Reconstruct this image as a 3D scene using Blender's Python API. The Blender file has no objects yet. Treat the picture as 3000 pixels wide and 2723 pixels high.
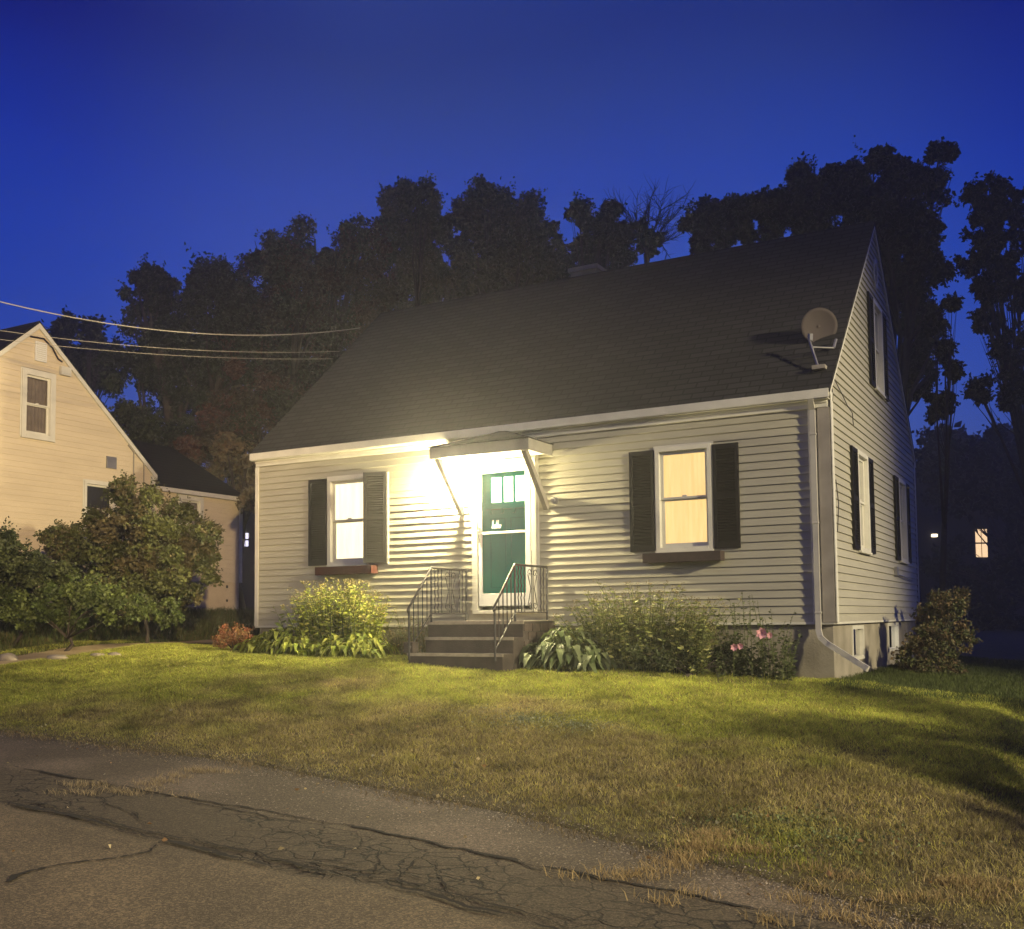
import bpy, math, random
import numpy as np
from mathutils import Vector, Matrix
rng = np.random.default_rng(7); random.seed(7)
S = bpy.context.scene; COL = S.collection

# ------------------------------------------------------------------ camera
CP = np.array([2.67838782, -12.89591558, 0.08627495])
FW = np.array([-0.48454671, 0.8725076, 0.06280899])
RT = np.array([0.87387553, 0.48604225, -0.01022218])
UP = np.array([0.03944675, -0.04993412, 0.99797321])
FL = 3024.184; CYP = 1620.704
cd = bpy.data.cameras.new('camera'); cam = bpy.data.objects.new('camera', cd); COL.objects.link(cam)
M = Matrix.Identity(4)
for i in range(3):
    M[i][0], M[i][1], M[i][2], M[i][3] = RT[i], UP[i], -FW[i], CP[i]
cam.matrix_world = M
cd.sensor_width = 36; cd.lens = FL / 3000 * 36; cd.shift_y = (CYP - 2723 / 2) / 3000
cd.clip_start = .1; cd.clip_end = 600
S.camera = cam
# ------------------------------------------------------------------ view + world
S.view_settings.view_transform = 'Standard'; S.view_settings.look = 'None'
S.view_settings.exposure = 0.0; S.view_settings.gamma = 1
S.cycles.max_bounces = 5; S.cycles.diffuse_bounces = 2; S.cycles.glossy_bounces = 2
S.cycles.transparent_max_bounces = 8; S.cycles.use_denoising = True
S.cycles.sample_clamp_indirect = 4
w = bpy.data.worlds.new('World'); S.world = w; w.use_nodes = True
nt = w.node_tree; nt.nodes.clear()
def N(nt, t, **k):
    n = nt.nodes.new(t)
    for a, b in k.items(): setattr(n, a, b)
    return n
geo = N(nt, 'ShaderNodeTexCoord'); sep = N(nt, 'ShaderNodeSeparateXYZ')
nt.links.new(geo.outputs['Generated'], sep.inputs[0])
nz = N(nt, 'ShaderNodeTexNoise'); nz.inputs['Scale'].default_value = 2.2; nz.inputs['Detail'].default_value = 2
nz.inputs['Roughness'].default_value = .45
mp = N(nt, 'ShaderNodeMapping'); mp.inputs['Scale'].default_value = (1, 1, 2.2); mp.inputs['Location'].default_value = (.4, .1, .3)
nt.links.new(geo.outputs['Generated'], mp.inputs[0]); nt.links.new(mp.outputs[0], nz.inputs[0])
cr = N(nt, 'ShaderNodeValToRGB'); e = cr.color_ramp.elements
SKY = [(0.0, (.005, .007, .022)), (.07, (.034, .060, .24)), (.13, (.046, .088, .37)), (.21, (.030, .078, .44)), (.30, (.009, .048, .42)), (.40, (.002, .026, .34)), (.50, (.000, .006, .17))]
e[0].position, e[0].color = SKY[0][0], (*SKY[0][1], 1)
e[1].position, e[1].color = SKY[-1][0], (*SKY[-1][1], 1)
for p, c in SKY[1:-1]:
    q = e.new(p); q.color = (*c, 1)
ad = N(nt, 'ShaderNodeMath', operation='MULTIPLY_ADD'); ad.inputs[1].default_value = .16; 
nt.links.new(nz.outputs[0], ad.inputs[0]); sb = N(nt, 'ShaderNodeMath', operation='SUBTRACT'); sb.inputs[1].default_value = .08
nt.links.new(sep.outputs[2], ad.inputs[2]); nt.links.new(ad.outputs[0], sb.inputs[0]); nt.links.new(sb.outputs[0], cr.inputs[0])
dt = N(nt, 'ShaderNodeVectorMath', operation='DOT_PRODUCT'); v_ = (FW + RT * .03 + UP * .30); v_ = v_ / np.linalg.norm(v_); dt.inputs[1].default_value = tuple(v_)
nt.links.new(geo.outputs['Generated'], dt.inputs[0]); mr = N(nt, 'ShaderNodeMapRange', interpolation_type='SMOOTHERSTEP'); mr.inputs['From Min'].default_value = .88; mr.inputs['From Max'].default_value = 1.0
nt.links.new(dt.outputs['Value'], mr.inputs['Value']); mn = N(nt, 'ShaderNodeMath', operation='MULTIPLY'); nt.links.new(mr.outputs[0], mn.inputs[0]); nt.links.new(nz.outputs[0], mn.inputs[1])
mxs = N(nt, 'ShaderNodeMix', data_type='RGBA', blend_type='ADD'); nt.links.new(mn.outputs[0], mxs.inputs['Factor']); nt.links.new(cr.outputs[0], mxs.inputs['A']); mxs.inputs['B'].default_value = (.030, .060, .10, 1)
bg = N(nt, 'ShaderNodeBackground'); bg.inputs['Strength'].default_value = 1.0
wo = N(nt, 'ShaderNodeOutputWorld')
# twilight Nishita sky, sun well below the horizon, adds its faint own share
sk = N(nt, 'ShaderNodeTexSky', sky_type='NISHITA'); sk.sun_disc = False; sk.sun_elevation = math.radians(-4); sk.sun_rotation = math.radians(200)
bg2 = N(nt, 'ShaderNodeBackground'); bg2.inputs['Strength'].default_value = .004
ash = N(nt, 'ShaderNodeAddShader')
nt.links.new(mxs.outputs['Result'], bg.inputs[0]); nt.links.new(sk.outputs[0], bg2.inputs[0])
nt.links.new(bg.outputs[0], ash.inputs[0]); nt.links.new(bg2.outputs[0], ash.inputs[1]); nt.links.new(ash.outputs[0], wo.inputs[0])
# ------------------------------------------------------------------ street lighting (lamps stand outside the frame)
def lamp(name, typ, loc, power, color, radius=.25, target=None, cone=60, blend=.5):
    l = bpy.data.lights.new(name, typ); o = bpy.data.objects.new(name, l); COL.objects.link(o)
    o.location = loc; l.energy = power; l.color = color; l.shadow_soft_size = radius
    if typ == 'SPOT':
        l.spot_size = math.radians(cone); l.spot_blend = blend
        o.rotation_euler = (Vector(target) - Vector(loc)).to_track_quat('-Z', 'Y').to_euler()
    return o
lamp('street_light_right', 'SPOT', (18.5, -6.9, 7.0), 30000, (1, .85, .52), .45, (0.0, -3.0, -.3), 48, .6)
lamp('street_light_left', 'SPOT', (7.0, -15.8, 3.6), 33000, (1, .73, .38), .16, (-17.5, 3.2, 3.2), 24, .8)
lamp('street_light_near', 'SPOT', (2.5, -19.0, 9.0), 5600, (1, .84, .50), .25, (-3.8, -8.0, -1.3), 52, 1.0)

# ------------------------------------------------------------------ haze: thin volume added to imitate lens glow round the porch lamp
HAZE = 0.0038
def haze_box():
    x0, x1, y0, y1, z0, z1 = -70, 40, -24, 75, -3.2, 22
    v = [(x, y, z) for z in (z0, z1) for x, y in ((x0, y0), (x1, y0), (x1, y1), (x0, y1))]
    me = bpy.data.meshes.new('glow_haze'); me.from_pydata(v, [], [(0, 3, 2, 1), (4, 5, 6, 7), (0, 1, 5, 4), (1, 2, 6, 5), (2, 3, 7, 6), (3, 0, 4, 7)])
    m = bpy.data.materials.new('lens_glow_volume'); m.use_nodes = True; t = m.node_tree; t.nodes.clear(); o = N(t, 'ShaderNodeOutputMaterial'); p = N(t, 'ShaderNodeVolumePrincipled')
    p.inputs['Color'].default_value = (.9, .9, .9, 1); p.inputs['Density'].default_value = HAZE; p.inputs['Anisotropy'].default_value = .7
    t.links.new(p.outputs[0], o.inputs['Volume']); me.materials.append(m); ob = bpy.data.objects.new('glow_haze', me); COL.objects.link(ob); ob['kind'] = 'stuff'
    ob['label'] = 'thin volume added to imitate lens glow round the porch lamp'; ob['category'] = 'glow_haze'
haze_box(); S.cycles.volume_bounces = 0
# ------------------------------------------------------------------ helpers
def at(px, py, t):
    """point on the sight line of a source pixel at forward distance t"""
    return CP + (FW + RT * (px - 1500) / FL + UP * (CYP - py) / FL) * t
def D(x, y, t): return at(x / .672, y / .672, t)
EX = [-30, -16, -7.6, -3.9, -1, .8, 1.86, 2.36, 6, 12, 30]; EY = [-5.8, -5.8, -5.8, -5.8, -6.3, -6.9, -7.3, -7.5, -8.5, -9.5, -10]
HX = [-60, -30, -16, -14.5, -12.6, -11, -9.3, -5.5, 0, 2, 5, 12, 60]; HZ = [.4, .3, .25, .05, -.27, -.32, -.40, -.47, -.73, -.9, -1.15, -1.3, -1.5]
def zstreet(x, y): return -1.36 - .039 * np.clip(x, -30, 14) + 0 * np.asarray(y)
def yedge(x): return np.interp(x, EX, EY)
def zground(x, y):
    x = np.asarray(x, float); y = np.asarray(y, float)
    ye = yedge(x); ze = zstreet(x, ye); zh = np.interp(x, HX, HZ)
    s = np.clip((y - ye) / (-.9 - ye), 0, 1)
    z = ze + .02 + (zh - ze - .02) * (.62 * s + .38 * np.sin(s * math.pi / 2))
    z = z + .03 * np.sin(x * 1.7 + 1) * np.sin(y * 1.3) * s * (1 - s) * 4
    # hollow on the right of the mound
    z = z + .035 * (fnoise(x, y, 1.9, 55) - .5) * np.clip(s * 6, 0, 1)
    h = np.clip((x - 1.6) / 1.6, 0, 1) * np.clip((y + 6.3) / 1.5, 0, 1) * np.clip((.3 - y) / 2., 0, 1)
    z = z - .5 * h * h * (3 - 2 * h)
    k = np.clip((ye - y) / .12, 0, 1)
    return z * (1 - k) + (zstreet(x, y) - .05) * k
def gp(px, py, f=zground):
    d = FW + RT * (px - 1500) / FL + UP * (CYP - py) / FL
    t = 2.0
    for _ in range(4000):
        P = CP + d * t
        if P[2] < float(f(P[0], P[1])): break
        t += .02
    P[2] = float(f(P[0], P[1])); return P
def tag(o, label=None, cat=None, group=None, kind=None):
    if label: o['label'] = label
    if cat: o['category'] = cat
    if group: o['group'] = group
    if kind: o['kind'] = kind
    return o
def empty(name, loc, label, cat, group=None):
    o = bpy.data.objects.new(name, None); COL.objects.link(o); o.location = loc; o.empty_display_size = .2
    return tag(o, label, cat, group)
def wloc(o):
    v = Vector((0, 0, 0))
    while o: v += o.location; o = o.parent
    return v
class MB:
    def __init__(s, org=(0, 0, 0), u=(1, 0, 0), n=(0, 1, 0)):
        s.v = []; s.f = []; s.m = []; s.o = Vector(org); s.u = Vector(u); s.n = Vector(n); s.mi = 0
    def P(s, a, b, c): return s.o + s.u * a + s.n * b + Vector((0, 0, c))
    def face(s, pts, raw=False):
        i = len(s.v); s.v += [tuple(p) if raw else tuple(s.P(*p)) for p in pts]; s.f.append(tuple(range(i, i + len(pts)))); s.m.append(s.mi)
    def box(s, a0, a1, b0, b1, c0, c1):
        i = len(s.v)
        for c in (c0, c1):
            for a, b in ((a0, b0), (a1, b0), (a1, b1), (a0, b1)): s.v.append(tuple(s.P(a, b, c)))
        for q in ((0, 3, 2, 1), (4, 5, 6, 7), (0, 1, 5, 4), (1, 2, 6, 5), (2, 3, 7, 6), (3, 0, 4, 7)):
            s.f.append(tuple(i + k for k in q)); s.m.append(s.mi)
        return s
    def prism(s, poly, ax, t0, t1):
        """poly: list of (p,q); ax: 'a' extrudes along a with (b,c) poly, 'b' with (a,c), 'c' with (a,b)"""
        def mk(p, q, t): return {'a': (t, p, q), 'b': (p, t, q), 'c': (p, q, t)}[ax]
        n = len(poly); i = len(s.v)
        for t in (t0, t1): s.v += [tuple(s.P(*mk(p, q, t))) for p, q in poly]
        s.f.append(tuple(range(i, i + n))); s.f.append(tuple(range(i + 2 * n - 1, i + n - 1, -1))); s.m += [s.mi] * 2
        for k in range(n):
            s.f.append((i + k, i + (k + 1) % n, i + n + (k + 1) % n, i + n + k)); s.m.append(s.mi)
        return s
    def tube(s, pts, r, n=8, raw=True, cap=True):
        pts = [Vector(p) if raw else s.P(*p) for p in pts]
        rs = r if hasattr(r, '__len__') else [r] * len(pts); i = len(s.v); prev = None
        for k, p in enumerate(pts):
            a = pts[max(k - 1, 0)]; b = pts[min(k + 1, len(pts) - 1)]; d = (b - a)
            d = d.normalized() if d.length > 1e-9 else Vector((0, 0, 1))
            x = (prev - d * prev.dot(d)) if prev is not None else d.orthogonal()
            x = x.normalized() if x.length > 1e-6 else d.orthogonal().normalized(); prev = x; y = d.cross(x)
            for j in range(n):
                t = 2 * math.pi * j / n; s.v.append(tuple(p + (x * math.cos(t) + y * math.sin(t)) * rs[k]))
        for k in range(len(pts) - 1):
            for j in range(n):
                s.f.append((i + k * n + j, i + k * n + (j + 1) % n, i + (k + 1) * n + (j + 1) % n, i + (k + 1) * n + j)); s.m.append(s.mi)
        if cap:
            s.f.append(tuple(i + j for j in range(n))[::-1]); s.f.append(tuple(i + (len(pts) - 1) * n + j for j in range(n))); s.m += [s.mi] * 2
        return s
    def build(s, name, mat, parent=None, smooth=False, bevel=0):
        me = bpy.data.meshes.new(name); off = wloc(parent) if parent else Vector((0, 0, 0))
        me.from_pydata([tuple(Vector(v) - off) for v in s.v], [], s.f)
        for m in (mat if isinstance(mat, (list, tuple)) else [mat]): me.materials.append(m)
        if max(s.m or [0]) > 0: me.polygons.foreach_set('material_index', s.m)
        if smooth: me.polygons.foreach_set('use_smooth', [True] * len(me.polygons))
        me.update()
        o = bpy.data.objects.new(name, me); COL.objects.link(o)
        if parent: o.parent = parent
        if bevel:
            b = o.modifiers.new('bevel', 'BEVEL'); b.width = bevel; b.segments = 2; b.limit_method = 'ANGLE'
        return o
def npmesh(name, V, F, mat, parent=None, col=None, smooth=False):
    """V (n,3), F (m,k)"""
    off = np.array(wloc(parent)) if parent else np.zeros(3)
    V = np.asarray(V, float) - off; F = np.asarray(F, np.int32); k = F.shape[1]
    me = bpy.data.meshes.new(name); me.vertices.add(len(V)); me.vertices.foreach_set('co', V.astype(np.float32).ravel())
    me.loops.add(F.size); me.loops.foreach_set('vertex_index', F.ravel())
    me.polygons.add(len(F)); me.polygons.foreach_set('loop_start', np.arange(0, F.size, k, dtype=np.int32))
    if smooth: me.polygons.foreach_set('use_smooth', np.ones(len(F), bool))
    if col is not None:
        a = me.color_attributes.new('Col', 'FLOAT_COLOR', 'POINT')
        a.data.foreach_set('color', np.c_[col, np.ones(len(col))].astype(np.float32).ravel())
    me.materials.append(mat); me.update(calc_edges=True); me.validate()
    o = bpy.data.objects.new(name, me); COL.objects.link(o)
    if parent: o.parent = parent
    return o
# ------------------------------------------------------------------ materials
def mat(name, color=(.5, .5, .5), rough=.7, metal=0, noise=0, nscale=6, bump=0, bscale=60, spec=.3, emit=None, estr=0, col2=None, trans=0):
    m = bpy.data.materials.new(name); m.use_nodes = True; t = m.node_tree; b = t.nodes['Principled BSDF']
    b.inputs['Base Color'].default_value = (*color, 1); b.inputs['Roughness'].default_value = rough
    b.inputs['Metallic'].default_value = metal; b.inputs['Specular IOR Level'].default_value = spec
    tc = N(t, 'ShaderNodeTexCoord')
    if noise or col2:
        n = N(t, 'ShaderNodeTexNoise'); n.inputs['Scale'].default_value = nscale; n.inputs['Detail'].default_value = 6
        t.links.new(tc.outputs['Object'], n.inputs[0]); r = N(t, 'ShaderNodeValToRGB')
        r.color_ramp.elements[0].position = .3; r.color_ramp.elements[1].position = .7
        c2 = col2 or tuple(c * (1 - noise) for c in color)
        r.color_ramp.elements[0].color = (*c2, 1); r.color_ramp.elements[1].color = (*color, 1)
        t.links.new(n.outputs[0], r.inputs[0]); t.links.new(r.outputs[0], b.inputs['Base Color'])
    if bump:
        n2 = N(t, 'ShaderNodeTexNoise'); n2.inputs['Scale'].default_value = bscale; n2.inputs['Detail'].default_value = 4
        t.links.new(tc.outputs['Object'], n2.inputs[0]); bp = N(t, 'ShaderNodeBump'); bp.inputs['Strength'].default_value = bump
        bp.inputs['Distance'].default_value = .01; t.links.new(n2.outputs[0], bp.inputs['Height']); t.links.new(bp.outputs[0], b.inputs['Normal'])
    if emit:
        b.inputs['Emission Color'].default_value = (*emit, 1); b.inputs['Emission Strength'].default_value = estr
    return m
def leafmat(name, rough=.55, tint=(1, 1, 1), trans=.25):
    m = bpy.data.materials.new(name); m.use_nodes = True; t = m.node_tree; b = t.nodes['Principled BSDF']
    a = N(t, 'ShaderNodeAttribute', attribute_name='Col'); mx = N(t, 'ShaderNodeMix', data_type='RGBA', blend_type='MULTIPLY')
    mx.inputs['Factor'].default_value = 1; mx.inputs['B'].default_value = (*tint, 1)
    t.links.new(a.outputs['Color'], mx.inputs['A']); t.links.new(mx.outputs['Result'], b.inputs['Base Color'])
    b.inputs['Roughness'].default_value = rough; b.inputs['Specular IOR Level'].default_value = .25
    if trans:
        tr = N(t, 'ShaderNodeBsdfTranslucent'); ms = N(t, 'ShaderNodeMixShader'); ms.inputs[0].default_value = trans
        t.links.new(mx.outputs['Result'], tr.inputs[0]); t.links.new(b.outputs[0], ms.inputs[1]); t.links.new(tr.outputs[0], ms.inputs[2])
        t.links.new(ms.outputs[0], t.nodes['Material Output'].inputs[0])
    return m
def glassmat(name, tint=(1, 1, 1), refl=.08):
    m = bpy.data.materials.new(name); m.use_nodes = True; t = m.node_tree; t.nodes.clear()
    g = N(t, 'ShaderNodeBsdfGlossy'); g.inputs['Roughness'].default_value = .03; tr = N(t, 'ShaderNodeBsdfTransparent'); tr.inputs[0].default_value = (*tint, 1)
    f = N(t, 'ShaderNodeFresnel'); f.inputs[0].default_value = 1.22; ms = N(t, 'ShaderNodeMixShader'); o = N(t, 'ShaderNodeOutputMaterial')
    t.links.new(f.outputs[0], ms.inputs[0]); t.links.new(tr.outputs[0], ms.inputs[1]); t.links.new(g.outputs[0], ms.inputs[2]); t.links.new(ms.outputs[0], o.inputs[0])
    return m
def shademat(name, color, strength, vary=.12, scale=7):
    m = mat(name, (.6, .5, .35), .9); t = m.node_tree; b = t.nodes['Principled BSDF']
    n = N(t, 'ShaderNodeTexNoise'); n.inputs['Scale'].default_value = scale; n.inputs['Detail'].default_value = 3; tc = N(t, 'ShaderNodeTexCoord')
    mq = N(t, 'ShaderNodeMapping'); mq.inputs['Scale'].default_value = (4, 4, .35); t.links.new(tc.outputs['Object'], mq.inputs[0]); t.links.new(mq.outputs[0], n.inputs[0]); r = N(t, 'ShaderNodeValToRGB'); r.color_ramp.elements[0].position = .35; r.color_ramp.elements[1].position = .62
    r.color_ramp.elements[0].color = (*[c * (1 - vary * k) for c, k in zip(color, (.5, 1, 1.6))], 1); r.color_ramp.elements[1].color = (*color, 1)
    t.links.new(n.outputs[0], r.inputs[0]); t.links.new(r.outputs[0], b.inputs['Emission Color']); b.inputs['Emission Strength'].default_value = strength
    return m
def sidingmat(name, c1, c2):
    m = mat(name, c1, .5, spec=.35); t = m.node_tree; b = t.nodes['Principled BSDF']; tc = N(t, 'ShaderNodeTexCoord')
    mp = N(t, 'ShaderNodeMapping'); mp.inputs['Scale'].default_value = (.5, .5, 2.6); n = N(t, 'ShaderNodeTexNoise'); n.inputs['Scale'].default_value = 1.6; n.inputs['Detail'].default_value = 8
    n.inputs['Roughness'].default_value = .7
    t.links.new(tc.outputs['Object'], mp.inputs[0]); t.links.new(mp.outputs[0], n.inputs[0]); r = N(t, 'ShaderNodeValToRGB')
    r.color_ramp.elements[0].position = .3; r.color_ramp.elements[1].position = .62; r.color_ramp.elements[0].color = (*c2, 1); r.color_ramp.elements[1].color = (*c1, 1)
    t.links.new(n.outputs[0], r.inputs[0]); t.links.new(r.outputs[0], b.inputs['Base Color'])
    mp2 = N(t, 'ShaderNodeMapping'); mp2.inputs['Scale'].default_value = (1, 1, 14); n2 = N(t, 'ShaderNodeTexNoise'); n2.inputs['Scale'].default_value = 5; n2.inputs['Detail'].default_value = 3
    t.links.new(tc.outputs['Object'], mp2.inputs[0]); t.links.new(mp2.outputs[0], n2.inputs[0])
    bp = N(t, 'ShaderNodeBump'); bp.inputs['Strength'].default_value = .35; bp.inputs['Distance'].default_value = .004
    t.links.new(n2.outputs[0], bp.inputs['Height']); t.links.new(bp.outputs[0], b.inputs['Normal'])
    return m
def shinglemat(name, c1, c2):
    m = mat(name, c1, .9, spec=.15); t = m.node_tree; b = t.nodes['Principled BSDF']; tc = N(t, 'ShaderNodeTexCoord')
    sp = N(t, 'ShaderNodeSeparateXYZ'); cb = N(t, 'ShaderNodeCombineXYZ'); t.links.new(tc.outputs['Object'], sp.inputs[0])
    t.links.new(sp.outputs[0], cb.inputs[0]); t.links.new(sp.outputs[2], cb.inputs[1])
    br = N(t, 'ShaderNodeTexBrick'); br.inputs['Scale'].default_value = 1; br.inputs['Brick Width'].default_value = .3; br.inputs['Row Height'].default_value = .095
    br.inputs['Mortar Size'].default_value = .011; br.inputs['Color1'].default_value = (*c1, 1); br.inputs['Color2'].default_value = (*c2, 1); br.inputs['Mortar'].default_value = (*[c * .3 for c in c1], 1)
    t.links.new(cb.outputs[0], br.inputs[0]); n = N(t, 'ShaderNodeTexNoise'); n.inputs['Scale'].default_value = 90; n.inputs['Detail'].default_value = 3
    t.links.new(tc.outputs['Object'], n.inputs[0]); mx = N(t, 'ShaderNodeMix', data_type='RGBA', blend_type='MULTIPLY'); mx.inputs['Factor'].default_value = .8
    r = N(t, 'ShaderNodeValToRGB'); r.color_ramp.elements[0].color = (.4, .4, .4, 1); r.color_ramp.elements[1].color = (1.6, 1.6, 1.6, 1)
    t.links.new(n.outputs[0], r.inputs[0]); t.links.new(br.outputs[0], mx.inputs['A']); t.links.new(r.outputs[0], mx.inputs['B']); t.links.new(mx.outputs['Result'], b.inputs['Base Color'])
    bp = N(t, 'ShaderNodeBump'); bp.inputs['Strength'].default_value = .6; bp.inputs['Distance'].default_value = .01; t.links.new(br.outputs['Fac'], bp.inputs['Height']); bp.invert = True
    t.links.new(bp.outputs[0], b.inputs['Normal'])
    return m
Msid = sidingmat('grey_vinyl_siding', (.39, .37, .285), (.33, .31, .24))
Mbeige = sidingmat('beige_vinyl_siding', (.60, .51, .36), (.52, .44, .31))
Mtrim = mat('cream_trim_paint', (.62, .60, .52), .45, noise=.15, nscale=4)
Mwhite = mat('white_painted_metal', (.72, .72, .70), .4, noise=.1, nscale=5)
Mbrown = mat('grey_brown_corner_board', (.30, .27, .23), .6, noise=.25, nscale=5)
Mshut = mat('black_louvred_vinyl', (.013, .012, .012), .6, spec=.15, noise=.3, nscale=12)
Mroof = shinglemat('dark_asphalt_shingle', (.040, .039, .037), (.027, .026, .025))
Mconc = mat('weathered_concrete', (.33, .30, .24), .9, col2=(.19, .17, .13), nscale=2.2, bump=.5, bscale=40)
Mstep = mat('grey_concrete_step', (.085, .066, .056), .85, col2=(.05, .04, .036), nscale=6, bump=.5, bscale=50)
Mbrick = mat('dark_brick_side', (.14, .10, .08), .9, col2=(.07, .055, .05), nscale=14, bump=.6, bscale=30)
Miron = mat('black_wrought_iron', (.022, .018, .020), .45, spec=.5)
Mgreen = mat('green_door_paint', (.025, .52, .32), .4, noise=.12, nscale=3, spec=.45)
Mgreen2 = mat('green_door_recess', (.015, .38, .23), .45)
Mbox = mat('red_brown_planter_wood', (.065, .016, .009), .7, noise=.4, nscale=9)
Mbox2 = mat('dark_brown_planter_wood', (.060, .040, .034), .7, noise=.4, nscale=9)
Msteel = mat('galvanised_steel', (.35, .34, .33), .4, metal=.6, noise=.2)
Mdish = mat('grey_pink_dish_paint', (.065, .052, .050), .85, noise=.1)
Mdark = mat('dark_room_interior', (.02, .02, .02), .9)
Mcurt = mat('brown_window_curtain', (.16, .13, .10), .9, noise=.3, nscale=8)
Mglass = glassmat('window_glass')
MshR = shademat('lit_amber_window_shade', (1.0, .71, .27), 1.0, .14, 6)
MshL = shademat('lit_cream_window_shade', (1.0, .90, .60), 1.5, .12, 5)
Mlite = mat('lit_door_lite', (.8, .8, .7), .6, emit=(1, .95, .75), estr=2.6)
Mlamp = mat('glowing_lamp_glass', (.9, .9, .8), .4, emit=(1, .84, .46), estr=11500)
Mbase = mat('basement_window_glow', (.8, .8, .8), .5, emit=(1, .98, .93), estr=1.6)
Mfar = mat('far_window_glow', (.8, .7, .5), .6, emit=(1, .66, .34), estr=1.3)
Mfar2 = mat('far_white_window_glow', (.8, .8, .8), .6, emit=(.85, .80, 1), estr=1.5)
Mbark = mat('dark_tree_bark', (.07, .055, .045), .9, noise=.4, nscale=8, bump=.6, bscale=20)
Mwire = mat('grey_cable_sheath', (.26, .24, .21), .5)
Mleaf = leafmat('leaf_surface'); Mleafd = leafmat('dark_tree_leaf', trans=.12); Mgrass = leafmat('grass_blade', .6, trans=.42)

# ------------------------------------------------------------------ noise for placement
def vnoise(x, y, s, seed=0):
    r = np.random.default_rng(seed); T = r.random((64, 64)); x = np.asarray(x) * s + 100; y = np.asarray(y) * s + 100
    xi = np.floor(x).astype(int); yi = np.floor(y).astype(int); fx = x - xi; fy = y - yi; fx = fx * fx * (3 - 2 * fx); fy = fy * fy * (3 - 2 * fy)
    g = lambda a, b: T[a % 64, b % 64]
    return (g(xi, yi) * (1 - fx) + g(xi + 1, yi) * fx) * (1 - fy) + (g(xi, yi + 1) * (1 - fx) + g(xi + 1, yi + 1) * fx) * fy
def fnoise(x, y, s, seed=0): return (vnoise(x, y, s, seed) + .5 * vnoise(x, y, s * 2.1, seed + 1) + .25 * vnoise(x, y, s * 4.3, seed + 2)) / 1.75

# ------------------------------------------------------------------ ground, street
def gridmesh(xs, ys, zf):
    X, Y = np.meshgrid(xs, ys); Z = zf(X, Y); V = np.c_[X.ravel(), Y.ravel(), Z.ravel()]
    nx, ny = len(xs), len(ys); i = np.arange(nx * ny).reshape(ny, nx)
    F = np.c_[i[:-1, :-1].ravel(), i[:-1, 1:].ravel(), i[1:, 1:].ravel(), i[1:, :-1].ravel()]
    return V, F
xs = np.r_[np.linspace(-69, -22, 10), np.arange(-20, 5, .12), np.linspace(6, 39, 12)]
ys = np.r_[np.linspace(-23, -10, 8), np.arange(-9, 1.5, .07), np.linspace(2, 20, 30), np.linspace(24, 74, 14)]
V, F = gridmesh(xs, ys, zground)
soil = mat('lawn_soil', (.10, .080, .035), .95, col2=(.055, .048, .022), nscale=5, bump=1, bscale=40)
g = npmesh('ground', V, F, soil, smooth=True); tag(g, kind='structure')
# dirt drive beside the house
dm = mat('dirt_drive', (.42, .32, .17), .95, col2=(.28, .21, .11), nscale=2.5, bump=.7, bscale=30)
xs2 = np.linspace(-12.0, -11.1, 10); ys2 = np.arange(-5.0, 9, .25)
X, Y = np.meshgrid(xs2, ys2); wig = .18 * (fnoise(Y * 0, Y, .8, 31) - .5)
V, F = gridmesh(xs2, ys2, lambda a, b: zground(a, b) + .012); V[:, 0] += wig.ravel()
V[:, 2] = zground(V[:, 0], V[:, 1]) + .012
tag(npmesh('driveway', V, F, dm, smooth=True), kind='structure')
# street with three kinds of surface, stored per vertex
CR1 = [(0, 470), (180, 510), (350, 545), (500, 590), (700, 630), (850, 668), (1000, 705), (1160, 745), (1340, 775), (1500, 790), (1700, 830), (1850, 885), (2016, 930), (2200, 985)]
CR2 = [(0, 330), (110, 345), (200, 365), (340, 392), (520, 425), (700, 455), (960, 500), (1130, 535), (1300, 560), (1500, 600), (1700, 640), (1850, 675), (2016, 700)]
CR2b = [(2016 + 60, 722), (2016 + 230, 750), (2016 + 370, 782), (2016 + 650, 832), (2016 + 900, 890), (2016 + 1080, 925), (2016 + 1300, 960), (2016 + 1500, 990)]
CR3 = [(0, 785), (90, 760), (200, 730), (360, 708), (500, 690), (590, 668), (650, 630)]
def c7(q): return (q[0] * .744, 2000 + q[1] * .744)
zsf = lambda x, y: zstreet(x, y)
def gl(pts): return np.array([gp(*c7(q), zsf) for q in pts])
L1 = gl(CR1); L2 = gl(CR2 + CR2b); L3 = gl(CR3)
y1 = lambda x: np.interp(x, *zip(*sorted(map(tuple, L1[:, :2]))))
y2 = lambda x: np.interp(x, *zip(*sorted(map(tuple, L2[:, :2]))))
xs3 = np.r_[np.linspace(-60, -10, 20), np.arange(-9.6, 4, .045), np.linspace(4.5, 36, 16)]
sv = np.r_[np.linspace(0, 1, 150) ** 1.15 * 7.0, np.linspace(7.3, 12.5, 8)]
ej = .24 * (fnoise(xs3, xs3 * 0, 1.1, 5) - .5) + .16 * (fnoise(xs3, xs3 * 0, 6, 8) - .5)
X = np.repeat(xs3[None], len(sv), 0); Y = (yedge(xs3) + ej)[None] - sv[:, None]
Z = zstreet(X, Y) + .006 * (fnoise(X, Y, 2, 3) - .5) - .012 * np.exp(-((Y - y1(X)) / .12) ** 2)
i = np.arange(X.size).reshape(X.shape); F = np.c_[i[1:, :-1].ravel(), i[1:, 1:].ravel(), i[:-1, 1:].ravel(), i[:-1, :-1].ravel()]
wob = .10 * (fnoise(X, Y, 2.3, 9) - .5)
old = 1 / (1 + np.exp(-(Y - y1(X) + wob) / .02)) * (1 / (1 + np.exp((Y - y2(X) + wob) / .06)))
apron = 1 / (1 + np.exp(-(Y - y2(X) + wob) / .06))
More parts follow.
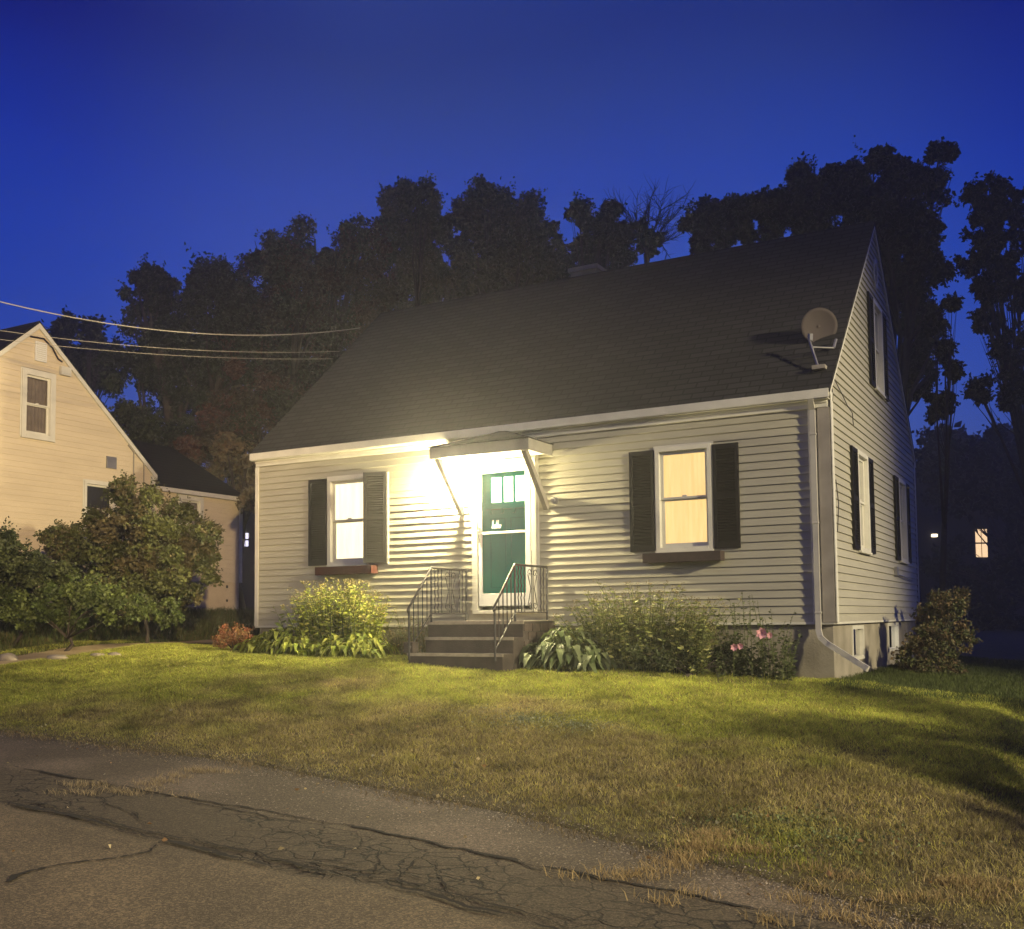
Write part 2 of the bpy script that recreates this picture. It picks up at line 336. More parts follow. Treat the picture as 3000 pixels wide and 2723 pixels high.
colz = np.c_[old.ravel(), apron.ravel(), np.clip(1 - sv[:, None] / .35, 0, 1).repeat(len(xs3), 1).ravel()]
am = bpy.data.materials.new('worn_asphalt'); am.use_nodes = True; t = am.node_tree; b = t.nodes['Principled BSDF']; b.inputs['Roughness'].default_value = .85; b.inputs['Specular IOR Level'].default_value = .3
tc = N(t, 'ShaderNodeTexCoord'); att = N(t, 'ShaderNodeAttribute', attribute_name='Col'); sp = N(t, 'ShaderNodeSeparateColor'); t.links.new(att.outputs['Color'], sp.inputs[0])
def mixc(a, bcol, f, blend='MIX'):
    m = N(t, 'ShaderNodeMix', data_type='RGBA', blend_type=blend)
    for s_, v in (('A', a), ('B', bcol), ('Factor', f)):
        if isinstance(v, (int, float)): m.inputs[s_].default_value = v
        elif isinstance(v, tuple): m.inputs[s_].default_value = (*v, 1)
        else: t.links.new(v, m.inputs[s_])
    return m.outputs['Result']
def noise_(sc, det=3, ro=.5):
    n = N(t, 'ShaderNodeTexNoise'); n.inputs['Scale'].default_value = sc; n.inputs['Detail'].default_value = det; n.inputs['Roughness'].default_value = ro; t.links.new(tc.outputs['Object'], n.inputs[0]); return n.outputs[0]
def ramp(src, p0, p1, c0=(0, 0, 0), c1=(1, 1, 1)):
    r = N(t, 'ShaderNodeValToRGB'); r.color_ramp.elements[0].position = p0; r.color_ramp.elements[1].position = p1
    r.color_ramp.elements[0].color = (*c0, 1); r.color_ramp.elements[1].color = (*c1, 1); t.links.new(src, r.inputs[0]); return r.outputs[0]
vo = N(t, 'ShaderNodeTexVoronoi'); vo.inputs['Scale'].default_value = 95; t.links.new(tc.outputs['Object'], vo.inputs[0])
base = mixc((.092, .072, .045), (.060, .048, .031), ramp(noise_(1.4, 5, .6), .35, .65))
base = mixc(base, (.046, .037, .024), sp.outputs[0])
base = mixc(base, mixc((.056, .045, .031), (.088, .070, .052), ramp(noise_(.9, 3), .45, .6)), sp.outputs[1])
base = mixc(base, (.030, .024, .017), sp.outputs[2])
stone = ramp(vo.outputs['Color'], .42, .9)
base = mixc(base, mixc(base, (2.6, 2.5, 2.4), 1.0, 'MULTIPLY'), stone)
base = mixc(base, (.02, .017, .014), mixc((0, 0, 0), ramp(noise_(60, 2), .62, .7), .55))
vc = N(t, 'ShaderNodeTexVoronoi', feature='DISTANCE_TO_EDGE'); vc.inputs['Scale'].default_value = 6.0
mpv = N(t, 'ShaderNodeVectorMath', operation='MULTIPLY_ADD'); mpv.inputs[1].default_value = (.22, .22, .22)
nn = N(t, 'ShaderNodeTexNoise'); nn.inputs['Scale'].default_value = 5; nn.inputs['Detail'].default_value = 4; t.links.new(tc.outputs['Object'], nn.inputs[0])
t.links.new(nn.outputs['Color'], mpv.inputs[0]); t.links.new(tc.outputs['Object'], mpv.inputs[2]); t.links.new(mpv.outputs[0], vc.inputs[0])
crk = ramp(vc.outputs['Distance'], .015, .055, (1, 1, 1), (0, 0, 0))
pz = ramp(noise_(.8, 2), .36, .50)
cm = N(t, 'ShaderNodeMath', operation='MULTIPLY'); t.links.new(crk, cm.inputs[0]); t.links.new(sp.outputs[0], cm.inputs[1])
cm2 = N(t, 'ShaderNodeMath', operation='MULTIPLY'); t.links.new(cm.outputs[0], cm2.inputs[0]); t.links.new(pz, cm2.inputs[1])
base = mixc(base, (.012, .010, .008), cm2.outputs[0]); t.links.new(base, b.inputs['Base Color'])
hs = N(t, 'ShaderNodeMath', operation='SUBTRACT'); t.links.new(noise_(140, 3), hs.inputs[0]); t.links.new(cm2.outputs[0], hs.inputs[1])
bp = N(t, 'ShaderNodeBump'); bp.inputs['Strength'].default_value = .8; bp.inputs['Distance'].default_value = .012; t.links.new(hs.outputs[0], bp.inputs['Height']); t.links.new(bp.outputs[0], b.inputs['Normal'])
st = npmesh('street', np.c_[X.ravel(), Y.ravel(), Z.ravel()], F, am, col=colz, smooth=True); tag(st, kind='structure')
Mcrack = mat('crack_shadow_gap', (.014, .012, .010), 1)
def crack(L, wd, seed, name='street_crack'):
    L = np.array(L); r = np.random.default_rng(seed); seg = np.r_[0, np.cumsum(np.linalg.norm(np.diff(L[:, :2], axis=0), axis=1))]
    s = np.arange(0, seg[-1], .035); x = np.interp(s, seg, L[:, 0]); y = np.interp(s, seg, L[:, 1])
    d = np.c_[np.gradient(x), np.gradient(y)]; d /= np.linalg.norm(d, axis=1)[:, None] + 1e-9; n = np.c_[-d[:, 1], d[:, 0]]
    off = .10 * (fnoise(s, s * 0, 1.6, seed) - .5) + .07 * (fnoise(s, s * 0, 7, seed + 3) - .5) + .03 * (fnoise(s, s * 0, 28, seed + 4) - .5)
    ww = wd * np.clip(-.25 + 2.2 * fnoise(s, s * 0, 3.5, seed + 5) ** 1.3 + .7 * (r.random(len(s)) - .5), .03, 2)
    A = np.c_[x, y] + n * (off + ww / 2)[:, None]; B = np.c_[x, y] + n * (off - ww / 2)[:, None]
    P = np.empty((2 * len(s), 3)); P[0::2, :2] = A; P[1::2, :2] = B; P[:, 2] = zstreet(P[:, 0], P[:, 1]) + .0065 - .012 * np.exp(-((P[:, 1] - y1(P[:, 0])) / .12) ** 2) * 0
    k = np.arange(len(s) - 1) * 2; return P, np.c_[k, k + 1, k + 3, k + 2]
PV = []; PF = []; n0 = 0
extra = []
rr = np.random.default_rng(11)
for q in ([(1080, 590), (1200, 600), (1320, 630), (1450, 640)], [(500, 520), (620, 545), (760, 570)], [(1150, 790), (1280, 830), (1480, 850), (1700, 880), (1900, 925), (2050, 960)],
          [(700, 590), (860, 640), (1080, 670), (1230, 700), (1420, 730)], [(1480, 660), (1500, 720), (1460, 780)], [(1640, 680), (1600, 750), (1620, 800)], [(1700, 690), (1720, 760), (1800, 850)],
          [(1850, 690), (1880, 760), (1960, 830)], [(2150, 790), (2330, 850), (2560, 880), (2800, 960)], [(2500, 870), (2580, 900), (2600, 960)], [(2050, 860), (2200, 880), (2400, 960)],
          [(380, 400), (420, 480), (520, 520), (600, 590)], [(880, 640), (900, 680)], [(1280, 600), (1360, 660), (1500, 680), (1700, 700), (1900, 740)]): extra.append(gl(q))
L1b = L1 + np.array([0, .09, 0]); L1c = L1[6:] + np.array([.02, .17, 0]); L2b = L2 + np.array([0, -.06, 0])
for L, wd, sd in [(L1, .034, 1), (L1b, .020, 4), (L1c, .016, 5), (L2, .030, 2), (L2b, .012, 6), (L3, .045, 3)] + [(e_, .011, 20 + k) for k, e_ in enumerate(extra)]:
    P, Fq = crack(L, wd, sd); PV.append(P); PF.append(Fq + n0); n0 += len(P)
ck = npmesh('street_cracks', np.vstack(PV), np.vstack(PF), Mcrack); ck.parent = st

# ------------------------------------------------------------------ leaves
def leaves(P, dirs, L, W, fold=.25, seed=0):
    """rhombic folded leaves: P (n,3) bases, dirs (n,3) unit, L,W arrays"""
    r = np.random.default_rng(seed); n = len(P); L = np.broadcast_to(L, n)[:, None]; W = np.broadcast_to(W, n)[:, None]
    a = r.normal(size=(n, 3)); s = np.cross(dirs, a); s /= np.linalg.norm(s, axis=1)[:, None] + 1e-9; up = np.cross(s, dirs)
    V = np.empty((n, 4, 3)); V[:, 0] = P; V[:, 1] = P + dirs * L * .45 + s * W * .5 + up * W * fold; V[:, 2] = P + dirs * L; V[:, 3] = P + dirs * L * .45 - s * W * .5 + up * W * fold
    k = np.arange(n)[:, None] * 4; F = np.vstack([k + np.array([0, 1, 2]), k + np.array([0, 2, 3])])
    return V.reshape(-1, 3), F
def rdirs(n, r, up=0.0):
    d = r.normal(size=(n, 3)); d[:, 2] += up; return d / np.linalg.norm(d, axis=1)[:, None]
def crown(lobes, n, ls, r, cols, hollow=.35, clump=.34, fill=1.0):
    """leaf clumps spread through ellipsoid lobes"""
    vol = np.array([l[1] ** 2 for l in lobes]); vol = vol / vol.sum(); Ps = []; C = []
    for (c, R), v in zip(lobes, vol):
        m = max(20, int(n * v)); k = max(6, int(16 * fill)); d = rdirs(k, r, .15); rad = R * (hollow + (1 - hollow) * r.random(k) ** .6)
        cc = np.array(c) + d * rad[:, None] * np.array([1, 1, .9]); rr_ = R * clump * (.5 + r.random(k))
        j = r.integers(0, k, m); q = rdirs(m, r) * (r.random(m) ** .45)[:, None] * rr_[j][:, None]
        Ps.append(cc[j] + q); base = cols[r.integers(0, len(cols), k)]; C.append(base[j] * (.65 + .7 * r.random((m, 1))))
    P = np.vstack(Ps); C = np.vstack(C); dd = rdirs(len(P), r, -.3); s = ls * (.6 + .8 * r.random(len(P)))
    V, F = leaves(P, dd, s, s * .75, .2, int(r.integers(1e6))); return V, F, np.repeat(C, 4, 0)
def limbs(base, lobes, r, r0):
    m = MB(); base = np.array(base, float); top = np.mean([l[0] for l in lobes], axis=0); fork = base + (top - base) * .45
    m.tube([base, base + (fork - base) * .5 + r.normal(size=3) * .1, fork], [r0 * 1.25, r0, r0 * .8], 8)
    for c, R in lobes:
        c = np.array(c); mid = fork + (c - fork) * .5 + r.normal(size=3) * R * .2 + np.array([0, 0, R * .15])
        m.tube([fork - (fork - base) * .12, mid, c + (0, 0, R * .3)], [r0 * .5, r0 * .28, r0 * .08], 6)
        for _ in range(5):
            e_ = c + rdirs(1, r, .2)[0] * R * .9; m.tube([mid, (mid + e_) / 2 + r.normal(size=3) * R * .12, e_], [r0 * .2, r0 * .1, r0 * .03], 5)
    return m
def tree(name, lobes, t, base, n, ls, cols, label, cat='tree', group=None, seed=0, r0=.25, m=None, fill=1., hollow=.35, jit=.35, clump=.34):
    """lobes: (x,y,r) in photo units at forward distance t; depth jittered"""
    r = np.random.default_rng(seed); LB = []
    for (x, y, R) in lobes:
        tt = t * (1 + jit * .12 * r.normal()); LB.append((D(x, y, tt), R / .672 / FL * tt))
    bp_ = np.array(D(base, 1200, t)); bp_[2] = float(zground(bp_[0], bp_[1]))
    root = empty(name, tuple(bp_), label, cat, group)
    limbs(bp_ - (0, 0, .1), LB, r, r0).build('trunk', Mbark, root, smooth=True)
    V, F, C = crown(LB, n, ls, r, np.array(cols), hollow, clump, fill)
    # stray shoots that break the outline
    P = []; Dd = []
    for c, R_ in LB:
        for _ in range(int(9 * fill)):
            d = rdirs(1, r, .25)[0]; p0 = np.array(c) + d * R_ * .75; k = 16; s_ = np.linspace(0, 1, k)[:, None]; d2 = d + r.normal(size=3) * .35 + np.array([0, 0, .25]); P.append(p0 + d2 * s_ * R_ * (.25 + .25 * r.random()) + r.normal(size=(k, 3)) * ls * .4); Dd.append(rdirs(k, r, .1))
    P = np.vstack(P); V2, F2 = leaves(P, np.vstack(Dd), ls * (.6 + .7 * r.random(len(P))), ls * .6, .2, seed + 900); C2 = np.array(cols)[r.integers(0, len(cols), len(P))] * (.7 + .6 * r.random((len(P), 1)))
    F = np.vstack([F, F2 + len(V)]); V = np.vstack([V, V2]); C = np.vstack([C, np.repeat(C2, 4, 0)])
    npmesh('crown', V, F, m or Mleafd, root, C)
    return root
DG = [(.030, .042, .016), (.040, .050, .020), (.024, .034, .014)]; RB = [(.075, .042, .026), (.055, .045, .022), (.040, .045, .020), (.085, .040, .025)]
OG = [(.050, .055, .022), (.065, .060, .025), (.040, .046, .02)]
BK = 'trees standing behind the houses'
tree('leafy_tree', [(300, 580, 55), (350, 600, 70), (420, 580, 75), (470, 620, 80), (300, 680, 75), (380, 700, 90), (460, 730, 90), (280, 780, 85), (370, 820, 100), (250, 870, 80), (280, 545, 28)], 31, 360, 73950, 0.109, DG, 'broad dark green tree with an outstretched top behind the beige neighbour house', group=BK, seed=1, r0=.3)
tree('leafy_tree', [(540, 510, 60), (620, 490, 65), (700, 500, 62), (590, 570, 90), (690, 580, 90), (520, 640, 80), (620, 690, 100), (720, 690, 90), (520, 760, 90), (600, 800, 90), (560, 860, 70), (470, 830, 70), (430, 900, 70)], 29, 600, 98600, 0.103, RB, 'tall round tree with reddish brown leaves left of the roof ridge', group=BK, seed=2, r0=.32)
tree('leafy_tree', [(790, 395, 42), (830, 400, 42), (775, 450, 38), (850, 460, 55), (800, 520, 60), (870, 540, 60), (760, 500, 26), (820, 600, 60)], 33, 820, 41905, 0.114, OG, 'slim olive tree with twin tops above the left half of the ridge', group=BK, seed=3, r0=.22)
tree('leafy_tree', [(950, 385, 34), (925, 440, 45), (970, 430, 42), (1020, 420, 50), (1030, 475, 50), (950, 500, 60), (1000, 540, 60), (1080, 470, 32), (1090, 520, 35), (920, 580, 60), (1060, 560, 40)], 34, 980, 46835, 0.12, OG, 'wide olive tree with a raised knob of leaves above the middle of the ridge', group=BK, seed=4, r0=.24)
tree('leafy_tree', [(1140, 415, 26), (1180, 440, 34), (1200, 470, 42), (1160, 500, 34), (1210, 520, 40), (1205, 415, 18), (1120, 530, 30)], 33, 1180, 20706, 0.12, DG, 'small dark tree standing alone between the bare tree and the olive tree', group=BK, seed=5, r0=.16)
tree('leafy_tree', [(1380, 435, 40), (1430, 440, 52), (1500, 430, 58), (1570, 420, 60), (1575, 345, 26), (1650, 370, 52), (1720, 345, 52), (1780, 370, 50), (1850, 310, 26), (1845, 370, 36), (1640, 440, 70), (1740, 450, 70), (1810, 450, 50), (1760, 540, 60), (1820, 540, 45), (1800, 620, 50), (1840, 690, 40), (1800, 760, 40), (1400, 480, 36)], 27, 1800, 93670, 0.114, [(.020, .026, .012), (.028, .032, .014)], 'large black tree spreading behind the right end of the roof', group=BK, seed=6, r0=.24, clump=.36)
tree('leafy_tree', [(1940, 390, 42), (1990, 400, 45), (1930, 460, 40), (1980, 480, 50), (1910, 520, 28), (1960, 560, 45), (2000, 580, 40), (1940, 640, 34), (1990, 680, 40), (1980, 770, 46), (1925, 770, 22)], 26, 2075, 17000, 0.114, [(.020, .026, .012), (.026, .030, .013)], 'black tree with loose hanging limbs cut off by the right edge', group=BK, seed=7, r0=.12, clump=.24, fill=1.3)
tree('thin_tree', [(1860, 690, 16), (1840, 640, 20), (1880, 730, 15), (1850, 800, 30), (1875, 600, 14)], 23, 1855, 3770, 0.103, [(.018, .022, .012)], 'thin sapling with sparse leaves just right of the gable', group=BK, seed=8, r0=.07)
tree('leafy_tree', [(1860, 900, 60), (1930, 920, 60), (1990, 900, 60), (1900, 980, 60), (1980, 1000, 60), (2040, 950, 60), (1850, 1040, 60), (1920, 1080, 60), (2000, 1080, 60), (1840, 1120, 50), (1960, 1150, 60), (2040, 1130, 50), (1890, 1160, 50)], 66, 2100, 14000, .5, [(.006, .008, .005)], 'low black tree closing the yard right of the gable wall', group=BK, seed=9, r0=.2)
tree('leafy_tree', [(130, 645, 24), (180, 655, 26), (110, 700, 40), (190, 700, 40), (150, 740, 50), (220, 720, 40)], 40, 150, 8000, 0.204, DG, 'small dark tree peeping over the neighbour gable', group=BK, seed=10, r0=.2)
tree('leafy_tree', [(445, 880, 26), (480, 870, 28), (440, 925, 30), (485, 925, 34), (465, 970, 32), (495, 985, 26)], 27.5, 480, 4680, 0.12, [(.17, .14, .075), (.13, .12, .06), (.2, .15, .08)], 'street lit tree squeezed between the beige extension and the left house corner', group=BK, seed=12, r0=.1, m=Mleaf)
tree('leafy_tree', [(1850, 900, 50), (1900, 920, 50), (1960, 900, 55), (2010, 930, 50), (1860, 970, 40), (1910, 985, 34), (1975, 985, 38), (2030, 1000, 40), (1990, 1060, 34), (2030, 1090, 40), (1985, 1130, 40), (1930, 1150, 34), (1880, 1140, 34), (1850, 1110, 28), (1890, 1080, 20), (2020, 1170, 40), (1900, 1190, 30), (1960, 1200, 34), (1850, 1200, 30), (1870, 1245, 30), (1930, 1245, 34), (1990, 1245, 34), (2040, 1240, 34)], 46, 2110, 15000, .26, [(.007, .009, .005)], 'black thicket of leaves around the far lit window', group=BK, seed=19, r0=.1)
# bare tree: twigs only
def bare_tree():
    r = np.random.default_rng(5); t = 31; b0 = D(1275, 620, t); bp_ = np.array(b0); bp_[2] = float(zground(bp_[0], bp_[1]))
    root = empty('bare_tree', tuple(bp_), 'leafless twiggy tree with one leafy tuft above the ridge', 'tree', BK); m = MB()
    fork = D(1272, 500, t); m.tube([bp_ - (0, 0, .1), D(1278, 560, t), fork], [.18, .1, .08], 7)
    def grow(p, d, L, rad, k):
        pts = [p]; q = np.array(p)
        for _ in range(4):
            d = d + r.normal(size=3) * .12; d /= np.linalg.norm(d); q = q + d * L / 4; pts.append(q)
            if k > 0:
                for _ in range(2):
                    dd = d + r.normal(size=3) * .5; dd[2] += .15; dd /= np.linalg.norm(dd); grow(q, dd, L * .62, rad * .5, k - 1)
        m.tube(pts, np.linspace(rad, rad * .3, 5), 4, cap=False)
    for tx, ty in ((1235, 400), (1262, 395), (1300, 380), (1330, 420), (1318, 455), (1245, 440)):
        e_ = D(tx, ty, t); d = (e_ - fork); Ln = np.linalg.norm(d); grow(fork, d / Ln, Ln * .75, .035, 2)
    m.tube([D(1278, 560, t), D(1300, 550, t), D(1312, 500, t)], [.06, .03, .012], 5)
    m.build('trunk', Mbark, root)
    V, F, C = crown([(D(1270, 465, t), .5), (D(1280, 480, t), .35)], 500, .18, r, np.array(DG)); npmesh('crown', V, F, Mleafd, root, C)
bare_tree()

# ------------------------------------------------------------------ main house
Hh = 2.95; Dp = 7.06; Rr = 3.19; Lh = 9.33; SL = Rr / (Dp / 2)
front = dict(org=(0, 0, 0), u=(1, 0, 0), n=(0, -1, 0))     # a = X, b = outwards, c = Z
gable = dict(org=(0, 0, 0), u=(0, 1, 0), n=(1, 0, 0))      # a = Y, b = outwards
house = empty('grey_house', (-4.6, 3.5, -.5), 'small grey clapboard cape house with dark steep roof and lit front windows', 'house')
W1 = (-7.80, -7.02, .95, 2.33); W2 = (-2.27, -1.50, .95, 2.32); DO = (-5.11, -4.07, .20, 2.37)
G1 = (1.53, 2.29, .95, 2.32); G2 = (5.02, 5.78, .96, 2.33); G3 = (3.15, 3.91, 3.48, 4.85)
def siding(m, ex, z0, z1, openings, ext=lambda z: (0, 1), row=.1018, out=.022):
    """lapped courses; ext(z) -> (a0,a1)"""
    n = int(round((z1 - z0) / row)); row = (z1 - z0) / n
    for k in range(n):
        a, b = z0 + k * row, z0 + (k + 1) * row
        e0 = ext(a); e1 = ext(b - 1e-4); lo, hi = e0; cuts = []
        for (x0, x1, o0, o1) in openings:
            if a < o1 - row * .5 and b > o0 + row * .5: cuts.append((x0, x1))
        segs = []; cur = lo
        for x0, x1 in sorted(cuts): segs.append((cur, x0)); cur = x1
        segs.append((cur, hi))
        for j, (s0, s1) in enumerate(segs):
            if s1 - s0 < .01: continue
            t0 = max(s0, e1[0]) if j == 0 else s0; t1 = min(s1, e1[1]) if j == len(segs) - 1 else s1
            if t1 <= t0: continue
            m.face([(s0, out, a), (s1, out, a), (t1, .001, b), (t0, .001, b)]); m.face([(s0, .0, a), (s1, .0, a), (s1, out, a), (s0, out, a)])
m = MB(**front); siding(m, None, 0, Hh - .10, [W1, W2, DO], lambda z: (-Lh + .03, -.02)); fw_ = m.build('front_siding', Msid, house); 
m = MB(**gable); siding(m, None, 0, Hh + Rr - .05, [G1, G2, G3], lambda z: (.02 + max(0, (z - Hh) / SL), Dp - .02 - max(0, (z - Hh) / SL))); m.build('gable_siding', Msid, house)
# structural walls behind the siding with the openings left out
def wallplate(m, lo, hi, z0, z1, ops, b0=-.16, b1=0.0):
    xs_ = sorted({lo, hi, *[o[0] for o in ops], *[o[1] for o in ops]})
    for a, b in zip(xs_[:-1], xs_[1:]):
        mid = (a + b) / 2; cut = sorted([(o[2], o[3]) for o in ops if o[0] < mid < o[1]]); c = z0
        for p, q in cut:
            m.box(a, b, b0, b1, c, p); c = q
        m.box(a, b, b0, b1, c, z1)
m = MB(**front); wallplate(m, -Lh, 0, 0, Hh, [W1, W2, DO])
m.box(-Lh, 0, -Dp, -Dp + .15, 0, Hh); m.box(-Lh, -Lh + .15, -Dp + .16, -.17, 0, Hh)
m.u, m.n = Vector((0, 1, 0)), Vector((1, 0, 0)); wallplate(m, .165, Dp - .165, 0, Hh, [G1, G2], -.16, -.001)
m.prism([(0.0, Hh), (Dp, Hh), (Dp / 2, Hh + Rr - .03)], 'b', -.10, -.03 - .001) if False else None
# upper gable wall with the upper window opening
y0, y1_, z0, z1 = G3
m.prism([(.01, Hh + .002), (y0, Hh + .002), (y0, Hh + y0 * SL - .02)], 'b', -.1, -.001); m.prism([(y1_, Hh + .002), (Dp - .01, Hh + .002), (y1_, Hh + (Dp - y1_) * SL - .02)], 'b', -.1, -.001)
m.prism([(y0, Hh + .002), (y1_, Hh + .002), (y1_, z0), (y0, z0)], 'b', -.1, -.001)
m.prism([(y0, z1), (y1_, z1), (y1_, Hh + (Dp - y1_) * SL - .02), (Dp / 2, Hh + Rr - .03), (y0, Hh + y0 * SL - .02)], 'b', -.1, -.001)
m.o = Vector((-Lh + .101, 0, 0)); m.prism([(.01, Hh + .002), (Dp - .01, Hh + .002), (Dp / 2, Hh + Rr - .03)], 'b', -.1, -.001)
m.build('wall', Mtrim, house)
# foundation
m = MB(); gz = -1.3
m.box(-Lh + .05, -.035, .035, .25, gz, -.002); m.box(-Lh + .05, -.04, Dp - .25, Dp - .04, gz, -.002); m.box(-Lh + .05, -Lh + .25, .26, Dp - .26, gz, -.002)
mm = MB(**gable); B1 = (1.15, 1.95, -.52, -.06); B2 = (3.95, 4.95, -.50, -.05)
wallplate(m_ := MB(**gable), .2501, Dp - .26, gz, -.002, [B1, B2], -.25, -.035)
m.v += m_.v; k0 = len(m.v) - len(m_.v); m.f += [tuple(i + k0 for i in f_) for f_ in m_.f]; m.m += m_.m
m.build('foundation', Mconc, house)
# roof
m = MB(); th = .07
def zr(y): return Hh + .035 + SL * (y if y < Dp / 2 else Dp - y)
for s in (0, 1):
    ya, yb = (-.13, Dp / 2) if s == 0 else (Dp + .13, Dp / 2); za, zb = zr(-.13), Hh + .035 + Rr
    x0, x1 = -Lh - .04, .045
    P = [(x0, ya, za), (x1, ya, za), (x1, yb, zb), (x0, yb, zb)]; Q = [(p[0], p[1], p[2] - th) for p in P]
    if s: P = P[::-1]; Q = Q[::-1]
    m.face(P); m.face(Q[::-1])
    for k in range(4): m.face([P[k], Q[k], Q[(k + 1) % 4], P[(k + 1) % 4]])
rf = m.build('roof', Mroof, house)
m = MB()
zt = zr(-.13) - .03
m.box(-Lh - .035, .03, -.150, -.131, zt - .10, zt + .01)                       # fascia
m.box(-Lh - .03, .02, -.13, -.001, zt - .112, zt - .098)                       # soffit
m.box(-Lh + .0, -.01, -.040, -.015, zt - .20, zt - .113)                       # frieze
m.box(-Lh + .0, -.01, -.060, -.041, zt - .145, zt - .114)
m.build('eave_trim', Mtrim, house, bevel=.004)
m = MB(**gable)
for s in (0, 1):
    f = (lambda y: y) if s == 0 else (lambda y: Dp - y)
    a, b = -.1, Dp / 2; za, zb = Hh + SL * a, Hh + SL * b
    m.prism([(f(a), za - .10), (f(b) + 0, zb - .10), (f(b), zb - .035), (f(a), za - .035)], 'b', .016, .040)
m.build('rake_trim', Mtrim, house)
m = MB(); m.box(-.135, .012, -.036, -.023, -.01, zt - .205); m.build('corner_board', Mbrown, house)
m = MB(); m.box(.0225, .034, -.03, .075, -.01, Hh - .12); m.build('corner_trim', Mtrim, house)
m = MB(); m.box(.0225, .034, Dp - .07, Dp + .02, -.01, Hh - .1); m.build('corner_trim', Mtrim, house)
m = MB(); m.box(-.255, -.225, -.034, -.0225, 0, zt - .205); m.build('corner_trim', Mtrim, house)
m = MB()
m.box(-Lh - .012, -Lh + .06, -.034, -.0225, -.01, zt - .205); m.build('corner_trim', Mtrim, house)
m = MB(); m.box(-Lh - .01, -.0, -.026, -.001, -.03, -.001); m.o = Vector((0, 0, 0)); m.box(.001, .026, -.0, Dp, -.03, -.001); m.build('starter_trim', Mtrim, house)
# gable vent
m = MB(**gable); cy_, cz_ = Dp / 2, 5.33
oct_ = [(cy_ + .17 * math.cos(math.pi / 8 + k * math.pi / 4), cz_ + .24 * math.sin(math.pi / 8 + k * math.pi / 4)) for k in range(8)]
inn = [(cy_ + .12 * math.cos(math.pi / 8 + k * math.pi / 4), cz_ + .18 * math.sin(math.pi / 8 + k * math.pi / 4)) for k in range(8)]
for k in range(8):
    p, q, r_, s_ = oct_[k], oct_[(k + 1) % 8], inn[(k + 1) % 8], inn[k]; m.prism([p, q, r_, s_], 'b', .0225, .04)
vent = m.build('gable_vent', Mtrim, house)
m = MB(**gable)
for k in range(8):
    z = cz_ - .15 + k * .04; m.prism([(.016, z), (.034, z - .02), (.036, z - .014), (.018, z + .008)], 'a', cy_ - .09, cy_ + .09)
m.build('louvre', Mbrown, vent)
# windows
def window(parent, fr, op, shade, trimm=Mtrim, casing=.055, sashm=Mtrim, depth=.02, simple=False):
    a0, a1, c0, c1 = op; m = MB(**fr); k = casing
    m.box(a0, a0 + k, -.09, .03 + depth, c0, c1); m.box(a1 - k, a1, -.09, .03 + depth, c0, c1)
    m.box(a0 + k, a1 - k, -.09, .03 + depth, c1 - k, c1); m.box(a0 + k, a1 - k, -.09, .034 + depth, c0, c0 + k * .8)
    m.box(a0 - .012, a1 + .012, .0225, .045 + depth, c0 - .03, c0 - .001)
    m.box(a0 - .03, a0 - .001, .0225, .026, c0 - .001, c1 + .03); m.box(a1 + .001, a1 + .03, .0225, .026, c0 - .001, c1 + .03); m.box(a0 - .001, a1 + .001, .0225, .026, c1 + .001, c1 + .03)
    w_ = m.build('window', trimm, parent, bevel=.003)
    i0, i1, d0, d1 = a0 + k, a1 - k, c0 + k * .8, c1 - k; mid = (d0 + d1) / 2; s = .042
    m = MB(**fr); m.box(i0, i0 + s, -.03, -.005, mid, d1); m.box(i1 - s, i1, -.03, -.005, mid, d1); m.box(i0 + s, i1 - s, -.03, -.005, d1 - s, d1); m.box(i0 + s, i1 - s, -.03, -.005, mid, mid + s * .7); m.build('upper_sash', sashm, w_)
    m = MB(**fr); m.box(i0, i0 + s, -.058, -.032, d0, mid + .02); m.box(i1 - s, i1, -.058, -.032, d0, mid + .02); m.box(i0 + s, i1 - s, -.058, -.032, d0, d0 + s * 1.3); m.box(i0 + s, i1 - s, -.058, -.032, mid - .02, mid + .015)
    m.box((i0 + i1) / 2 - .03, (i0 + i1) / 2 + .03, -.034, -.003, mid + .03, mid + .05); m.build('lower_sash', sashm, w_)
    m = MB(**fr); m.box(i0 + s, i1 - s, -.02, -.015, mid + s * .7, d1 - s); m.box(i0 + s, i1 - s, -.048, -.043, d0 + s * 1.3, mid - .02); m.build('pane', Mglass, w_)
    m = MB(**fr)
    n = 26
    for j in range(n):
        x0 = i0 + (i1 - i0) * j / n; x1 = i0 + (i1 - i0) * (j + 1) / n; b0 = -.078 + .003 * math.sin(j * 1.7); b1_ = -.078 + .003 * math.sin((j + 1) * 1.7)
        m.face([(x0, b0, d0), (x1, b1_, d0), (x1, b1_, d1), (x0, b0, d1)])
    m.build('window_shade', shade, w_)
    return w_
wl = window(house, front, W1, MshL); wl['label'] = 'window glowing almost white left of the door'
wr = window(house, front, W2, MshR); wr['label'] = 'window with amber glowing shade right of the door'
for q in (G1, G2, G3): window(house, gable, q, Mcurt)
